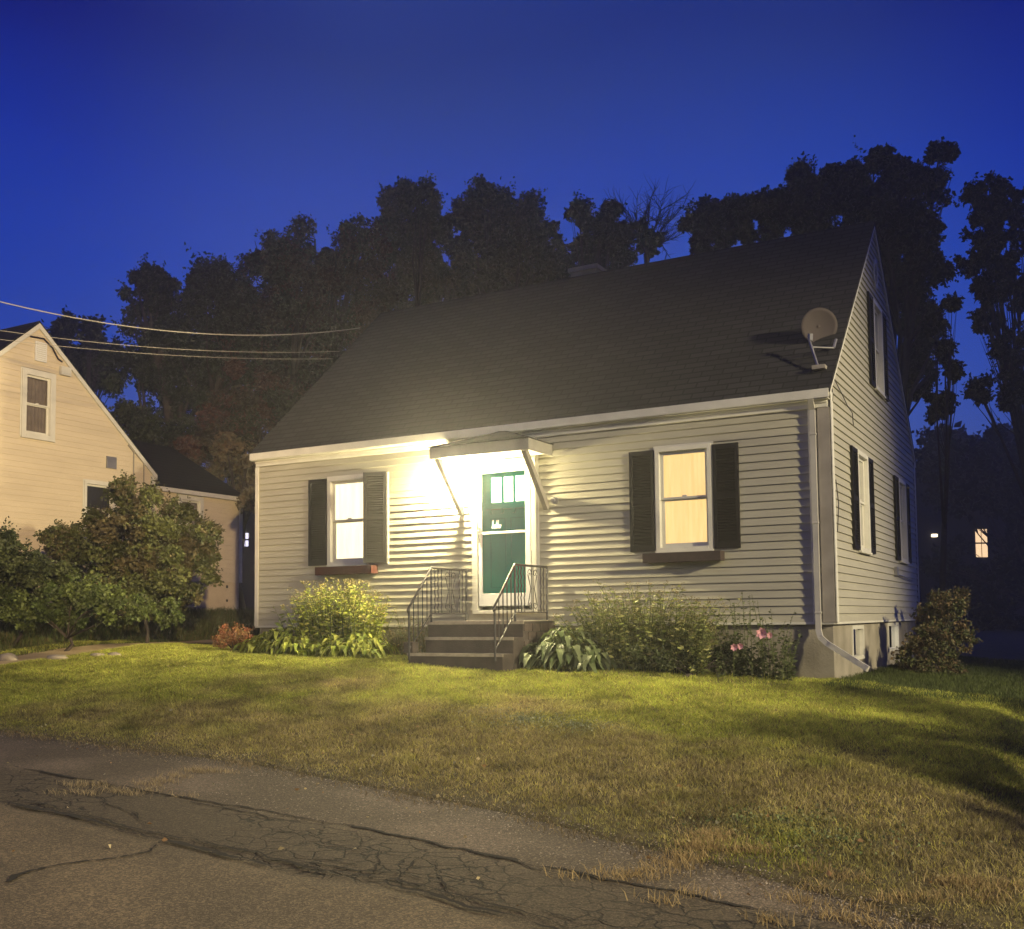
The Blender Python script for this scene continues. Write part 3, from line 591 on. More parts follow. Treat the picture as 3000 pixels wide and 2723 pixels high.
def shutter(parent, fr, a0, a1, c0, c1, th=.035, base=.016, m=None):
    s = m or MB(**fr); k = .045
    s.box(a0, a0 + k, base, base + th, c0, c1); s.box(a1 - k, a1, base, base + th, c0, c1); mid = (c0 + c1) / 2
    for z0_, z1_ in ((c0, c0 + .07), (mid - .03, mid + .03), (c1 - .06, c1)): s.box(a0 + k, a1 - k, base, base + th - .003, z0_, z1_)
    s.box(a0 + k, a1 - k, base, base + .006, c0 + .07, mid - .03); s.box(a0 + k, a1 - k, base, base + .006, mid + .03, c1 - .06)
    for lo, hi in ((c0 + .07, mid - .03), (mid + .03, c1 - .06)):
        z = lo + .01
        while z < hi - .02:
            s.prism([(base + .007, z + .022), (base + .007, z + .026), (base + th - .006, z + .006), (base + th - .006, z)], 'a', a0 + k, a1 - k); z += .036
    return s.build('shutter', Mshut, parent)
shutter(house, front, -8.19, -7.83, .95, 2.33)
# the shutter hinged away from the wall
p_out = Vector((-6.67, -.03, 0)); p_in = Vector((*at(700 + 768 * .496, 1200 + 600 * .496, (0 + 16.0))[:2], 0)); p_in = Vector((-7.00, -.17, 0))
uu = (p_out - p_in); Ls = uu.length; uu.normalize(); nn_ = Vector((uu.y, -uu.x, 0))
sh = shutter(house, None, 0, Ls, .95, 2.35, base=-.02, m=MB(org=p_in, u=uu, n=nn_)); sh['label'] = 'shutter hanging loose and tilted off the wall'
m = MB(**front); m.box(-6.655, -6.625, .0225, .03, .93, 2.35); m.build('shutter_trim', Mtrim, house)
shutter(house, front, -2.64, -2.29, .95, 2.30); shutter(house, front, -1.48, -1.14, .95, 2.30)
for a, b, c, d in ((1.14, 1.51, .95, 2.32), (2.31, 2.68, .95, 2.32), (4.63, 5.0, .96, 2.33), (5.80, 6.16, .96, 2.33), (2.77, 3.13, 3.47, 4.85), (3.93, 4.29, 3.47, 4.85)): shutter(house, gable, a, b, c, d)
# basement windows
for op, lit in ((B1, 0), (B2, 1)):
    a0, a1, c0, c1 = op; m = MB(**gable); k = .05
    m.box(a0, a0 + k, -.12, -.02, c0, c1); m.box(a1 - k, a1, -.12, -.02, c0, c1); m.box(a0 + k, a1 - k, -.12, -.02, c1 - k, c1); m.box(a0 + k, a1 - k, -.12, -.02, c0, c0 + k)
    bw = m.build('basement_window', Mtrim, house)
    m = MB(**gable); m.box(a0 + k, a1 - k, -.08, -.075, c0 + k, c1 - k); m.build('pane', Mglass, bw)
    m = MB(**gable); m.box(a0 + k, a1 - k, -.105, -.09, c0 + k, c1 - k); m.build('window_backing', Mbase if lit else Mcurt, bw)
# door: casing, slab, storm door
m = MB(**front); a0, a1, c0, c1 = DO
m.box(a0, a0 + .075, -.1, .045, c0, c1); m.box(a1 - .075, a1, -.1, .045, c0, c1); m.box(a0 + .075, a1 - .075, -.1, .045, c1 - .09, c1)
m.box(a1 + .002, a1 + .045, .0225, .03, c0, c1 + .04); m.box(a0 - .03, a0 - .002, .0225, .03, c0, c1 + .04); m.box(a0 - .002, a1 + .002, .0225, .03, c1 + .002, c1 + .04)
m.box(a0 + .0, a1, -.1, .07, c0 - .05, c0 - .001); m.build('door_frame', Mtrim, house, bevel=.004)
m = MB(**front); d0, d1, e0, e1 = -5.02, -4.16, .26, 2.27
la, lb, lc, ld = -4.85, -4.27, 1.76, 2.13
wallplate(m, d0, d1, e0, e1, [(la, lb, lc, ld)], -.075, -.04)
m.box(-4.92, -4.22, -.04, -.005, 1.66, 1.70); m.box(-4.92, -4.22, -.04, -.022, 1.70, 1.72)
for q in range(4): x = -4.87 + q * .195; m.box(x, x + .045, -.04, -.012, 1.60, 1.66)
for q in (1, 2): x = la + (lb - la) * q / 3; m.box(x - .016, x + .016, -.07, -.045, lc, ld)
door = m.build('front_door', Mgreen, house)
m = MB(**front)
for x0, x1 in ((-4.86, -4.60), (-4.52, -4.27)):
    for (z0_, z1_) in ((.52, 1.53),):
        w2 = .012; m.box(x0, x0 + w2, -.0395, -.034, z0_, z1_); m.box(x1 - w2, x1, -.0395, -.034, z0_, z1_); m.box(x0 + w2, x1 - w2, -.0395, -.034, z0_, z0_ + w2); m.box(x0 + w2, x1 - w2, -.0395, -.034, z1_ - w2, z1_)
m.build('door_panel', Mgreen2, door)
m = MB(**front); m.box(la, lb, -.065, -.06, lc, ld); m.build('door_lite', Mlite, door)
m = MB(**front)
m.box(d0, -4.965, .005, .035, e0, e1); m.box(-4.245, d1, .005, .035, e0, e1); m.box(-4.965, -4.245, .005, .035, 2.19, e1); m.box(-4.965, -4.245, .005, .035, e0, .44); m.box(-4.965, -4.245, .008, .032, 1.30, 1.335)
storm = m.build('storm_door', Mwhite, house, bevel=.003)
m = MB(**front); m.box(-4.965, -4.245, .018, .022, .44, 1.30); m.box(-4.965, -4.245, .018, .022, 1.335, 2.19); m.build('pane', Mglass, storm)
m = MB(**front); m.tube([(-5.0, .036, 1.24), (-5.0, .075, 1.25), (-5.0, .075, 1.36), (-5.0, .036, 1.37)], .009, 6, raw=False); m.box(-5.012, -4.988, .036, .05, 1.18, 1.42); m.build('door_handle', Msteel, storm)
# cursive word on the storm glass
strokes = {'h': [(0, .1), (.18, .35), (.34, .85), (.30, 1.0), (.20, .85), (.14, 0), (.24, .38), (.38, .46), (.42, .3), (.40, .05), (.50, .02)],
           'e': [(.50, .02), (.66, .22), (.74, .40), (.64, .46), (.56, .25), (.62, .02), (.80, .08)], 'l': [(.80, .08), (.98, .55), (1.04, .95), (.94, .98), (.90, .5), (.94, .02), (1.06, .08)],
           'm': [(1.06, .08), (1.24, .55), (1.30, .95), (1.20, .98), (1.16, .5), (1.20, .02), (1.32, .08)], 'o': [(1.32, .08), (1.46, .42), (1.62, .42), (1.66, .2), (1.54, .0), (1.42, .14), (1.50, .40), (1.70, .36), (1.84, .42)]}
m = MB(**front)
for pts in strokes.values():
    m.tube([(-4.80 + x * .088, .0255, 1.375 + z * .125) for x, z in pts], .0042, 5, raw=False)
m.build('hello_lettering', mat('white_vinyl_letter', (.85, .88, .8), .5), storm)
# canopy
can = MB(); X0, X1, YC, zc = -5.40, -3.80, -.74, 2.35
pk = (-4.60, -.03, 2.80); A = (X0 - .03, YC - .03, zc + .165); B = (X1 + .03, YC - .03, zc + .165); C_ = (X1 + .03, -.03, zc + .165); E_ = (X0 - .03, -.03, zc + .165)
rg = (-4.60, YC + .25, 2.66)
can.face([A, B, rg]); can.face([B, C_, pk, rg]); can.face([E_, A, rg, pk]); can.face([A, E_, C_, B])
canopy = can.build('door_canopy', Mroof, house)
m = MB(); m.box(X0, X1, YC, YC + .022, zc, zc + .158); m.box(X0, X0 + .022, YC + .023, -.03, zc, zc + .158); m.box(X1 - .022, X1, YC + .023, -.03, zc, zc + .158); m.build('canopy_fascia', mat('dull_aluminium_fascia', (.33, .31, .26), .5, noise=.2), canopy, bevel=.003)
m = MB(); m.box(X0 + .023, X1 - .023, YC + .023, -.03, zc + .04, zc + .055); m.build('canopy_soffit', mat('white_soffit', (.8, .78, .7), .6), canopy)
for sx, xx in ((0, X0 + .10), (1, X1 - .10)):
    m = MB(); a = Vector((xx, YC + .06, zc + .02)); b_ = Vector((xx, -.03, 1.62)); w2 = .034
    d = (b_ - a).normalized(); o_ = Vector((0, d.z, -d.y)) * .040
    ps = [a - o_, a + o_, b_ + o_, b_ - o_]
    for p_, q_ in ((-w2, w2),):
        P0 = [p + Vector((p_, 0, 0)) for p in ps]; P1 = [p + Vector((q_, 0, 0)) for p in ps]
        m.face(P0, True); m.face(P1[::-1], True)
        for k in range(4): m.face([P0[k], P0[(k + 1) % 4], P1[(k + 1) % 4], P1[k]], True)
    m.build('canopy_brace', Mbrown, canopy)
m = MB(); m.tube([(-3.77, -.02, 1.72), (-3.77, -.07, 1.72)], [.055, .05], 14); m.tube([(-3.77, -.07, 1.72), (-3.77, -.09, 1.72)], [.03, .02], 10); m.build('brace_plate', Msteel, canopy)
# downspout
def sqtube(m, pts, w_, h_):
    prev = None
    for k in range(len(pts) - 1):
        a, b = Vector(pts[k]), Vector(pts[k + 1]); d = (b - a).normalized(); x = Vector((0, 1, 0)).cross(d).normalized() if abs(d.y) < .9 else Vector((1, 0, 0)); y = d.cross(x)
        a = a - d * .01; b = b + d * .01
        A_ = [a + x * sx * w_ + y * sy * h_ for sx, sy in ((-1, -1), (1, -1), (1, 1), (-1, 1))]; B_ = [p + (b - a) for p in A_]
        m.face(A_[::-1], True); m.face(B_, True)
        for j in range(4): m.face([A_[j], A_[(j + 1) % 4], B_[(j + 1) % 4], B_[j]], True)
m = MB(); sqtube(m, [(-.19, -.135, 2.74), (-.19, -.050, 2.62), (-.19, -.050, -.10), (-.16, -.085, -.19), (-.08, -.11, -.26), (.42, -.34, -.545)], .033, .021)
for z in (2.3, 1.2, .1): m.box(-.232, -.148, -.078, -.023, z, z + .025)
m.build('downspout', mat('dull_aluminium_downspout', (.46, .44, .40), .5, noise=.25, nscale=3), house, bevel=.004)
# cables stapled to the gable
m = MB(); m.tube([(.03, .02, 2.95), (.035, .09, 2.80), (.035, .05, 2.72)], .006, 5); m.build('cable', Miron, house)
m = MB(); m.tube([(.03, .25, 3.02), (.035, .6, 2.93), (.035, 1.0, 2.82), (.035, 1.3, 2.78), (.035, 1.35, 2.62)], .006, 5); m.build('cable', Miron, house)
m = MB(); m.tube([(.032, .12, 1.75), (.05, .16, 1.45), (.034, .12, 1.1)], .006, 5); m.build('cable', Miron, house)
m = MB(**gable); m.box(4.45, 4.62, .016, .06, .70, .84); m.tube([(4.6, .05, .72), (5.2, .06, .70), (6.2, .05, .66)], .012, 6, raw=False); m.build('outlet_box', Msteel, house)
# chimney peeping over ridge
m = MB(); m.box(-5.52, -5.0, 4.25, 4.75, 5.4, 6.52); m.box(-5.56, -4.96, 4.2, 4.8, 6.52, 6.60); m.build('chimney', Mconc, house)

# ------------------------------------------------------------------ porch lamp
pl_ = empty('porch_lamp', (-5.27, -.02, 2.07), 'glaring porch lamp on the wall left of the green door', 'lamp')
m = MB(**front); m.box(-5.32, -5.22, .0225, .035, 1.98, 2.16); m.tube([(-5.27, .03, 2.17), (-5.27, .18, 2.19), (-5.27, .20, 2.16)], .01, 6, raw=False); m.box(-5.31, -5.23, .16, .24, 2.145, 2.16); m.build('lamp_bracket', Miron, pl_)
m = MB(); m.tube([(-5.27, -.20, 2.0), (-5.27, -.20, 2.02), (-5.27, -.20, 2.10), (-5.27, -.20, 2.14)], [.03, .042, .042, .03], 12); m.build('lamp_glass', Mlamp, pl_, smooth=True)

# ------------------------------------------------------------------ satellite dish
dish = empty('satellite_dish', (-.18, .31, 3.23), 'small round grey satellite dish on the roof near the gable', 'satellite dish')
dc = at(2200 + 455 * .4372, 600 + 815 * .4372, 13.6); ndir = CP - dc; ndir[2] += 1.5; ndir[0] += 4; ndir = Vector(ndir).normalized(); x_ = ndir.orthogonal().normalized(); y_ = ndir.cross(x_)
m = MB(); R_ = .240; rings = 6; seg_ = 28; base_i = []
for k in range(rings + 1):
    rr2 = R_ * k / rings; 
    for j in range(seg_):
        a = 2 * math.pi * j / seg_; p = Vector(dc) + (x_ * math.cos(a) + y_ * math.sin(a)) * rr2 + ndir * (.05 * (k / rings) ** 2 - .03); m.v.append(tuple(p))
for k in range(rings):
    for j in range(seg_):
        m.f.append((k * seg_ + j, k * seg_ + (j + 1) % seg_, (k + 1) * seg_ + (j + 1) % seg_, (k + 1) * seg_ + j)); m.m.append(0)
do = m.build('dish_reflector', Mdish, dish, smooth=True); so = do.modifiers.new('t', 'SOLIDIFY'); so.thickness = .008
pa = at(2200 + 385 * .4372, 600 + 890 * .4372, 13.3); pb = at(2200 + 447 * .4372, 600 + 1080 * .4372, 12.95)
m = MB(); m.tube([pa, (pa + pb) / 2 + (.0, 0, .0), pb], [.017, .017, .017], 8); m.build('dish_mast', Msteel, dish)
m = MB(); m.box(*[v for q in ((pb[0] - .06, pb[0] + .1), (pb[1] - .06, pb[1] + .12)) for v in q], pb[2] - .05, pb[2] + .0); m.build('roof_mount', Mbrown, dish)
pc = at(2200 + 415 * .4372, 600 + 955 * .4372, 13.2); pd = at(2200 + 555 * .4372, 600 + 960 * .4372, 13.2); pe = at(2200 + 570 * .4372, 600 + 905 * .4372, 13.3)
m = MB(); m.tube([pc, pd], .012, 6); m.tube([pd, pe], .02, 6); m.build('support_arm', Msteel, dish)
m = MB(); m.tube([at(2200 + 398 * .4372, 600 + 868 * .4372, 13.25), at(2200 + 398 * .4372, 600 + 912 * .4372, 13.25)], [.035, .03], 8); m.build('receiver_head', Msteel, dish)

# ------------------------------------------------------------------ planter boxes
def planter(x0, x1, mt, label, soilc):
    r = empty('window_box', ((x0 + x1) / 2, -.1, .8), label, 'planter', 'planters under the front windows'); m = MB()
    y0, y1, z0, z1 = -.20, -.03, .79, .915; t_ = .015
    m.box(x0, x1, y0, y0 + t_, z0, z1); m.box(x0, x1, y1 - t_, y1, z0, z1); m.box(x0, x0 + t_, y0 + t_, y1 - t_, z0, z1); m.box(x1 - t_, x1, y0 + t_, y1 - t_, z0, z1); m.box(x0 + t_, x1 - t_, y0 + t_, y1 - t_, z0, z0 + t_)
    m.build('box', mt, r, bevel=.003)
    m = MB(); m.box(x0 + t_, x1 - t_, y0 + t_, y1 - t_, z0 + .06, z1 - .03); m.build('soil', soilc, r)
    return r
Msoil = mat('planter_soil', (.05, .035, .02), 1)
planter(-7.93, -6.83, Mbox, 'red brown window box with its end lit orange under the left window', Msoil)
planter(-2.41, -1.35, Mbox2, 'plain dark brown window box under the right window', Msoil)

# ------------------------------------------------------------------ steps and railings
steps = empty('front_steps', (-4.55, -.7, -.5), 'grey concrete front steps with three risers up to the green door', 'steps')
m = MB(); m.box(-5.30, -3.80, -.95, -.02, -.7, .04); m.box(-5.16, -3.80, -1.22, -.951, -.75, -.165); m.box(-5.25, -3.80, -1.50, -1.221, -.8, -.37); m.build('step_block', Mstep, steps, bevel=.012)
m = MB(); m.box(-5.32, -3.785, -.965, -.952, .005, .045); m.box(-5.17, -3.79, -1.235, -1.222, -.20, -.16); m.box(-5.26, -3.79, -1.515, -1.502, -.405, -.365)
m.box(-5.31, -3.79, -.951, -.03, .041, .052); m.build('tread_edge', mat('worn_step_nosing', (.42, .36, .28), .8, noise=.3, nscale=20), steps)
m = MB(); 
for k in range(5):
    for j in range(4):
        o_ = (.12 if k % 2 else 0); y0_ = -.93 + j * .23 + o_
        if y0_ + .2 < -.03: m.box(-3.799, -3.786, y0_, y0_ + .21, -.55 + k * .115, -.45 + k * .115)
m.build('brick_facing', Mbrick, steps)
m = MB(); m.box(-5.34, -5.19, -1.48, -1.34, -.365, -.22); m.build('step_stub', Mstep, steps, bevel=.01)
def scroll(m, x, y, z, s, flip=1, vert=1):
    pts = []
    for k in range(22):
        a = k / 21 * 2.1 * math.pi; r_ = s * (1 - .036 * k); pts.append((x, y + flip * (r_ * math.cos(a) - s * .0), z + vert * r_ * math.sin(a)))
    m.tube(pts, .0055, 5)
def railing(x, label):
    r = empty('stair_railing', (x, -1.0, .04), label, 'railing', 'iron railings of the front steps'); y0, yf, yn = -.06, -.98, -1.52; zt, zn = .79, .24
    m = MB(); m.tube([(x, y0, zt), (x, yf, zt), (x, yn, zn), (x, yn - .03, zn - .04), (x, yn - .01, zn - .07)], .017, 8); m.build('handrail', Miron, r, smooth=True)
    m = MB(); m.tube([(x, y0, .16), (x, yf, .16)], .010, 6); m.tube([(x, yf, .16), (x, yn, -.32)], .010, 6); m.build('bottom_rail', Miron, r)
    for yy, zb, z2 in ((y0, .04, zt), (yf, .04, zt), (yn, -.46, zn)):
        m = MB(); m.tube([(x, yy, zb), (x, yy, z2)], .015, 6); m.build('post', Miron, r)
    for k, yy in enumerate((-.16, -.25, -.72, -.81, -.89)):
        m = MB(); n = 16
        m.tube([(x + .006 * math.sin(j * 2.2), yy + .006 * math.cos(j * 2.2), .16 + (zt - .16) * j / n) for j in range(n + 1)], .0085, 5); m.build('baluster', Miron, r)
    for k in range(4):
        f = (k + 1) / 5; yy = yf + (yn - yf) * f; m = MB(); m.tube([(x, yy, .16 - .48 * f), (x, yy, zt + (zn - zt) * f)], .0085, 5); m.build('baluster', Miron, r)
    m = MB(); yc = -.485
    for fl in (1, -1):
        scroll(m, x, yc + fl * .075, zt - .10, .06, fl, 1); scroll(m, x, yc + fl * .075, .26, .06, fl, -1)
        m.tube([(x, yc + fl * .13, zt - .12), (x, yc + fl * .05, .48), (x, yc + fl * .13, .26)], .007, 5); m.tube([(x, yc + fl * .02, zt), (x, yc + fl * .02, .16)], .006, 5)
    m.build('scroll_panel', Miron, r)
railing(-5.22, 'black iron railing on the left side of the front steps'); railing(-3.90, 'black iron railing on the right side of the front steps')

# ------------------------------------------------------------------ neighbour house (gable wall plane X = -16)
NX = -16.0; ng = dict(org=(NX, 0, 0), u=(0, 1, 0), n=(1, 0, 0)); nh = empty('beige_house', (-20, 1, 0), 'beige clapboard house with a steep gable lit orange at the left edge', 'house')
ya, za = .70, 6.25; ye_, ze_ = 3.78, 3.49; nS = (za - ze_) / (ye_ - ya); yl = -2.4; gb = 1.04
NW = (.34, 1.10, 3.86, 5.24); ND = (1.86, 2.66, 1.9, 3.12); EW = (4.50, 5.26, 1.75, 3.06)
m = MB(**ng); siding(m, None, gb, za - .05, [NW, ND], lambda z: (max(yl, ya - (za - z) / nS), min(ye_, ya + (za - z) / nS)), row=.115, out=.014)
m.build('gable_siding', Mbeige, nh)
m = MB(**ng); siding(m, None, gb, 3.22, [EW], lambda z: (ye_ + .001, 6.58), row=.115, out=.014); m.build('extension_siding', Mbeige, nh)
m = MB(**ng); m.prism([(yl, gb), (ye_, gb), (ye_, ze_), (ya, za), (yl, za - (ya - yl) * nS)], 'b', -8.5, -.12); m.prism([(ye_ + .01, gb), (6.56, gb), (6.56, 3.2), (ye_ + .01, 3.2)], 'b', -5, -.12); m.build('wall', Mbeige, nh)
m = MB(**ng); m.box(yl + .03, ye_, -8.4, -.02, -.6, gb - .002); m.box(ye_ + .001, 6.54, -4.9, -.02, -.6, gb - .002)
m.build('foundation', mat('beige_painted_block', (.60, .50, .35), .85, col2=(.48, .39, .27), nscale=3, bump=.4, bscale=20), nh)
m = MB(**ng)
for f in (1, -1):
    yb = ye_ + .06 if f == 1 else yl - .3; z2 = za - abs(yb - ya) * nS; P = [(yb, .05, z2 + .05), (ya, .05, za + .05), (ya, -8.6, za + .05), (yb, -8.6, z2 + .05)]; Q = [(a, b, c - .09) for a, b, c in P]
    m.face(P); m.face(Q[::-1])
    for k in range(4): m.face([P[k], Q[k], Q[(k + 1) % 4], P[(k + 1) % 4]])
Mnr = shinglemat('neighbour_shingle', (.022, .022, .022), (.016, .016, .016)); m.build('roof', Mnr, nh)
m = MB(**ng); P = [(ye_ + .01, .12, 3.22), (6.66, .12, 3.22), (6.66, -2.6, 4.75), (ye_ - .6, -2.6, 4.75)]; P2 = [(ye_ - .6, -2.6, 4.75), (6.66, -2.6, 4.75), (6.66, -5.2, 3.22), (ye_ + .01, -5.2, 3.22)]
for P_ in (P, P2):
    m.face(P_); m.face([(a, b, c - .06) for a, b, c in P_][::-1])
    for k in range(4): a_, b2 = P_[k], P_[(k + 1) % 4]; m.face([a_, (a_[0], a_[1], a_[2] - .06), (b2[0], b2[1], b2[2] - .06), b2])
m.build('extension_roof', Mnr, nh)
m = MB(**ng)
for f in (1, -1):
    yb = ye_ + .04 if f == 1 else yl - .28; z2 = za - abs(yb - ya) * nS; m.prism([(yb, z2 - .11), (ya, za - .11), (ya, za - .0), (yb, z2 - .0)], 'b', .016, .06)
m.box(3.66, ye_ + .0, .016, .04, gb, ze_ - .06); m.box(6.50, 6.60, .016, .04, gb, 3.2); m.box(ye_ + .001, 6.64, .05, .125, 3.10, 3.20)
m.build('white_trim', Mtrim, nh)
w_ = window(nh, ng, NW, Mcurt, casing=.10); window(nh, ng, EW, Mcurt, casing=.09)
w_ = window(nh, ng, ND, Mdark, casing=.06)
m = MB(**ng); m.box(.62, .88, .016, .05, 5.46, 5.86); lv = m.build('gable_vent', Mwhite, nh)
m = MB(**ng)
for k in range(9): m.box(.64, .86, .051, .058, 5.485 + k * .042, 5.505 + k * .042)
m.build('louvre', Mtrim, lv)
m = MB(**ng); m.box(1.20, 1.44, .016, .10, 5.28, 5.46); m.build('junction_box', Mtrim, nh)
m = MB(**ng); m.box(2.42, 2.68, .016, .05, 3.46, 3.72); m.build('wall_hatch', Msteel, nh)
m = MB(**ng); m.tube([(3.0, .03, 4.05), (3.16, .03, 3.9), (3.16, .03, 2.6)], .016, 6, raw=False); m.tube([(3.2, .03, 3.9), (3.45, .03, 3.68), (3.45, .03, 2.6)], .016, 6, raw=False); m.build('conduit', Mbrown, nh)
m = MB(**ng); m.tube([(.5, .03, 5.93), (.8, .05, 5.95), (1.0, .06, 5.8), (1.15, .05, 5.6), (1.25, .05, 5.56)], .018, 6, raw=False); m.build('service_cable', Miron, nh)
m = MB(**ng); m.box(6.10, 6.16, -.019, -.01, .90, .97); m.build('foundation_hole', Mdark, nh)
m = MB(**ng); m.box(6.10, 6.16, -.019, -.01, .56, .62); m.build('foundation_hole', Mdark, nh)

# ------------------------------------------------------------------ far houses
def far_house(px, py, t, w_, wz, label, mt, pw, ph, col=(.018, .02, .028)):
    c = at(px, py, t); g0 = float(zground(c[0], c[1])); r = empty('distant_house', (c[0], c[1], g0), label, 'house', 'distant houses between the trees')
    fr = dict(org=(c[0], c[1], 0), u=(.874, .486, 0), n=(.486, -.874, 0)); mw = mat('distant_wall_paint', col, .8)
    m = MB(**fr); m.box(-w_[0], w_[1], -6, 0, g0 - .5, wz); m.build('wall', mw, r)
    m = MB(**fr); m.prism([(-w_[0] - .3, wz), (w_[1] + .3, wz), ((w_[1] - w_[0]) / 2, wz + 2.2)], 'b', -6.2, .2); m.build('roof', Mnr, r)
    m = MB(**fr); m.box(-pw / 2 - .08, pw / 2 + .08, .002, .05, c[2] - ph / 2 - .08, c[2] + ph / 2 + .08); f = m.build('window', Mdark, r)
    m = MB(**fr)
    for z0_, z1_ in ((c[2] - ph / 2, c[2] - .04), (c[2] + .04, c[2] + ph / 2)):
        m.box(-pw / 2, -.02, .052, .06, z0_, z1_); m.box(.02, pw / 2, .052, .06, z0_, z1_)
    m.build('pane', mt, f)
    return r, fr, c
r, fr, c = far_house(2874, 1592, 55, (6.5, 5), 6.2, 'far house in the dark with one amber lit window at the right', Mfar, .62, 1.5)
m = MB(**fr); lx = -(2874 - 2735) / FL * 55; m.tube([(lx, .15, c[2] + .35), (lx, .15, c[2] + .5)], .16, 8, raw=False); m.build('wall_lamp', mat('far_lamp_glow', (.9, .8, .6), .5, emit=(1, .8, .5), estr=3), r)
far_house(719, 1582, 48, (2.2, 3.5), 5.2, 'far house glimpsed through the gap left of the grey house', Mfar2, .30, .62)
# an unlit shed mass behind the gap keeps the gap dark: dense hedge
# ------------------------------------------------------------------ service wires
def wire(p0, p1, sag, rad, label):
    p0 = np.array(p0); p1 = np.array(p1); pts = []
    for k in range(33):
        s = k / 32; p = p0 * (1 - s) + p1 * s; p[2] -= sag * 4 * s * (1 - s); pts.append(p)
    m = MB(); m.tube(pts, rad, 6); o = m.build('overhead_wire', Mwire); tag(o, label, 'wire', 'overhead wires on the left'); return o
wire(at(-160, 842, 15.5), (-9.36, 2.84, 5.70), .38, .009, 'uppermost thick bright overhead wire crossing the sky')
wire(at(-160, 944, 15.6), (-9.36, 2.2, 5.10), .17, .0045, 'middle thin overhead wire touching the beige gable peak')
wire(at(-160, 974, 15.7), (-9.36, 2.02, 4.92), .13, .004, 'lowest thin overhead wire in front of the beige gable')

# ------------------------------------------------------------------ shrubs and bed plants
def shrub(name, lobes, t, base, n, ls, cols, label, cat='shrub', group=None, seed=0, m=None, jit=.2, hollow=.3, clump=.3, fill=1.3, r0=.03):
    return tree(name, lobes, t, base, n, ls, cols, label, cat, group, seed, r0, m or Mleaf, fill, hollow, jit, clump)
SG = [(.075, .085, .028), (.10, .11, .035), (.055, .065, .022), (.13, .11, .055), (.10, .085, .04)]
shrub('tall_shrub', [(250, 1000, 48), (215, 1040, 50), (300, 1020, 55), (350, 1040, 55), (270, 1080, 75), (350, 1100, 70), (400, 1080, 34), (380, 1140, 50), (300, 1150, 65), (230, 1130, 60), (180, 1080, 50), (140, 1070, 42), (410, 1050, 24), (200, 1170, 50), (260, 1180, 45), (330, 1180, 45), (130, 1120, 45), (110, 1060, 30), (245, 960, 22), (300, 975, 22)], 18.2, 290, 48000, .060, SG, 'big round leafy shrub before the beige house', seed=21)
shrub('tall_shrub', [(5, 1080, 40), (-30, 1090, 55), (40, 1110, 40), (10, 1150, 50), (60, 1130, 34), (100, 1140, 42)], 17.2, 20, 14000, .06, [(.035, .045, .018), (.05, .06, .022)], 'darker shrub cut off by the left edge', seed=22)
shrub('weed_thicket', [(30, 1190, 40), (90, 1180, 45), (150, 1170, 50), (210, 1190, 42), (130, 1210, 36), (270, 1200, 30), (330, 1205, 28), (60, 1215, 30)], 16.6, 120, 15000, .055, [(.06, .085, .025), (.085, .11, .03), (.05, .065, .02)], 'tangled weeds growing before the big round shrub', seed=23)
shrub('barberry_bush', [(450, 1250, 20), (475, 1253, 22), (435, 1262, 16), (462, 1268, 18), (490, 1262, 16)], 16.3, 462, 3800, .028, [(.30, .11, .06), (.22, .10, .05), (.26, .16, .06)], 'low reddish brown bush at the left end of the flower bed', seed=24, jit=.05)
shrub('side_shrub', [(1830, 1215, 30), (1862, 1240, 42), (1880, 1195, 26), (1835, 1270, 44), (1800, 1295, 36), (1850, 1310, 44), (1785, 1325, 30), (1895, 1262, 28), (1895, 1172, 14), (1845, 1178, 16), (1815, 1335, 30), (1870, 1335, 28)], 14.8, 1825, 9500, .045, [(.10, .09, .04), (.14, .10, .05), (.07, .08, .03)], 'loose brownish green shrub by the gable basement wall', seed=25, jit=.3, clump=.22, hollow=.4, fill=2.2)

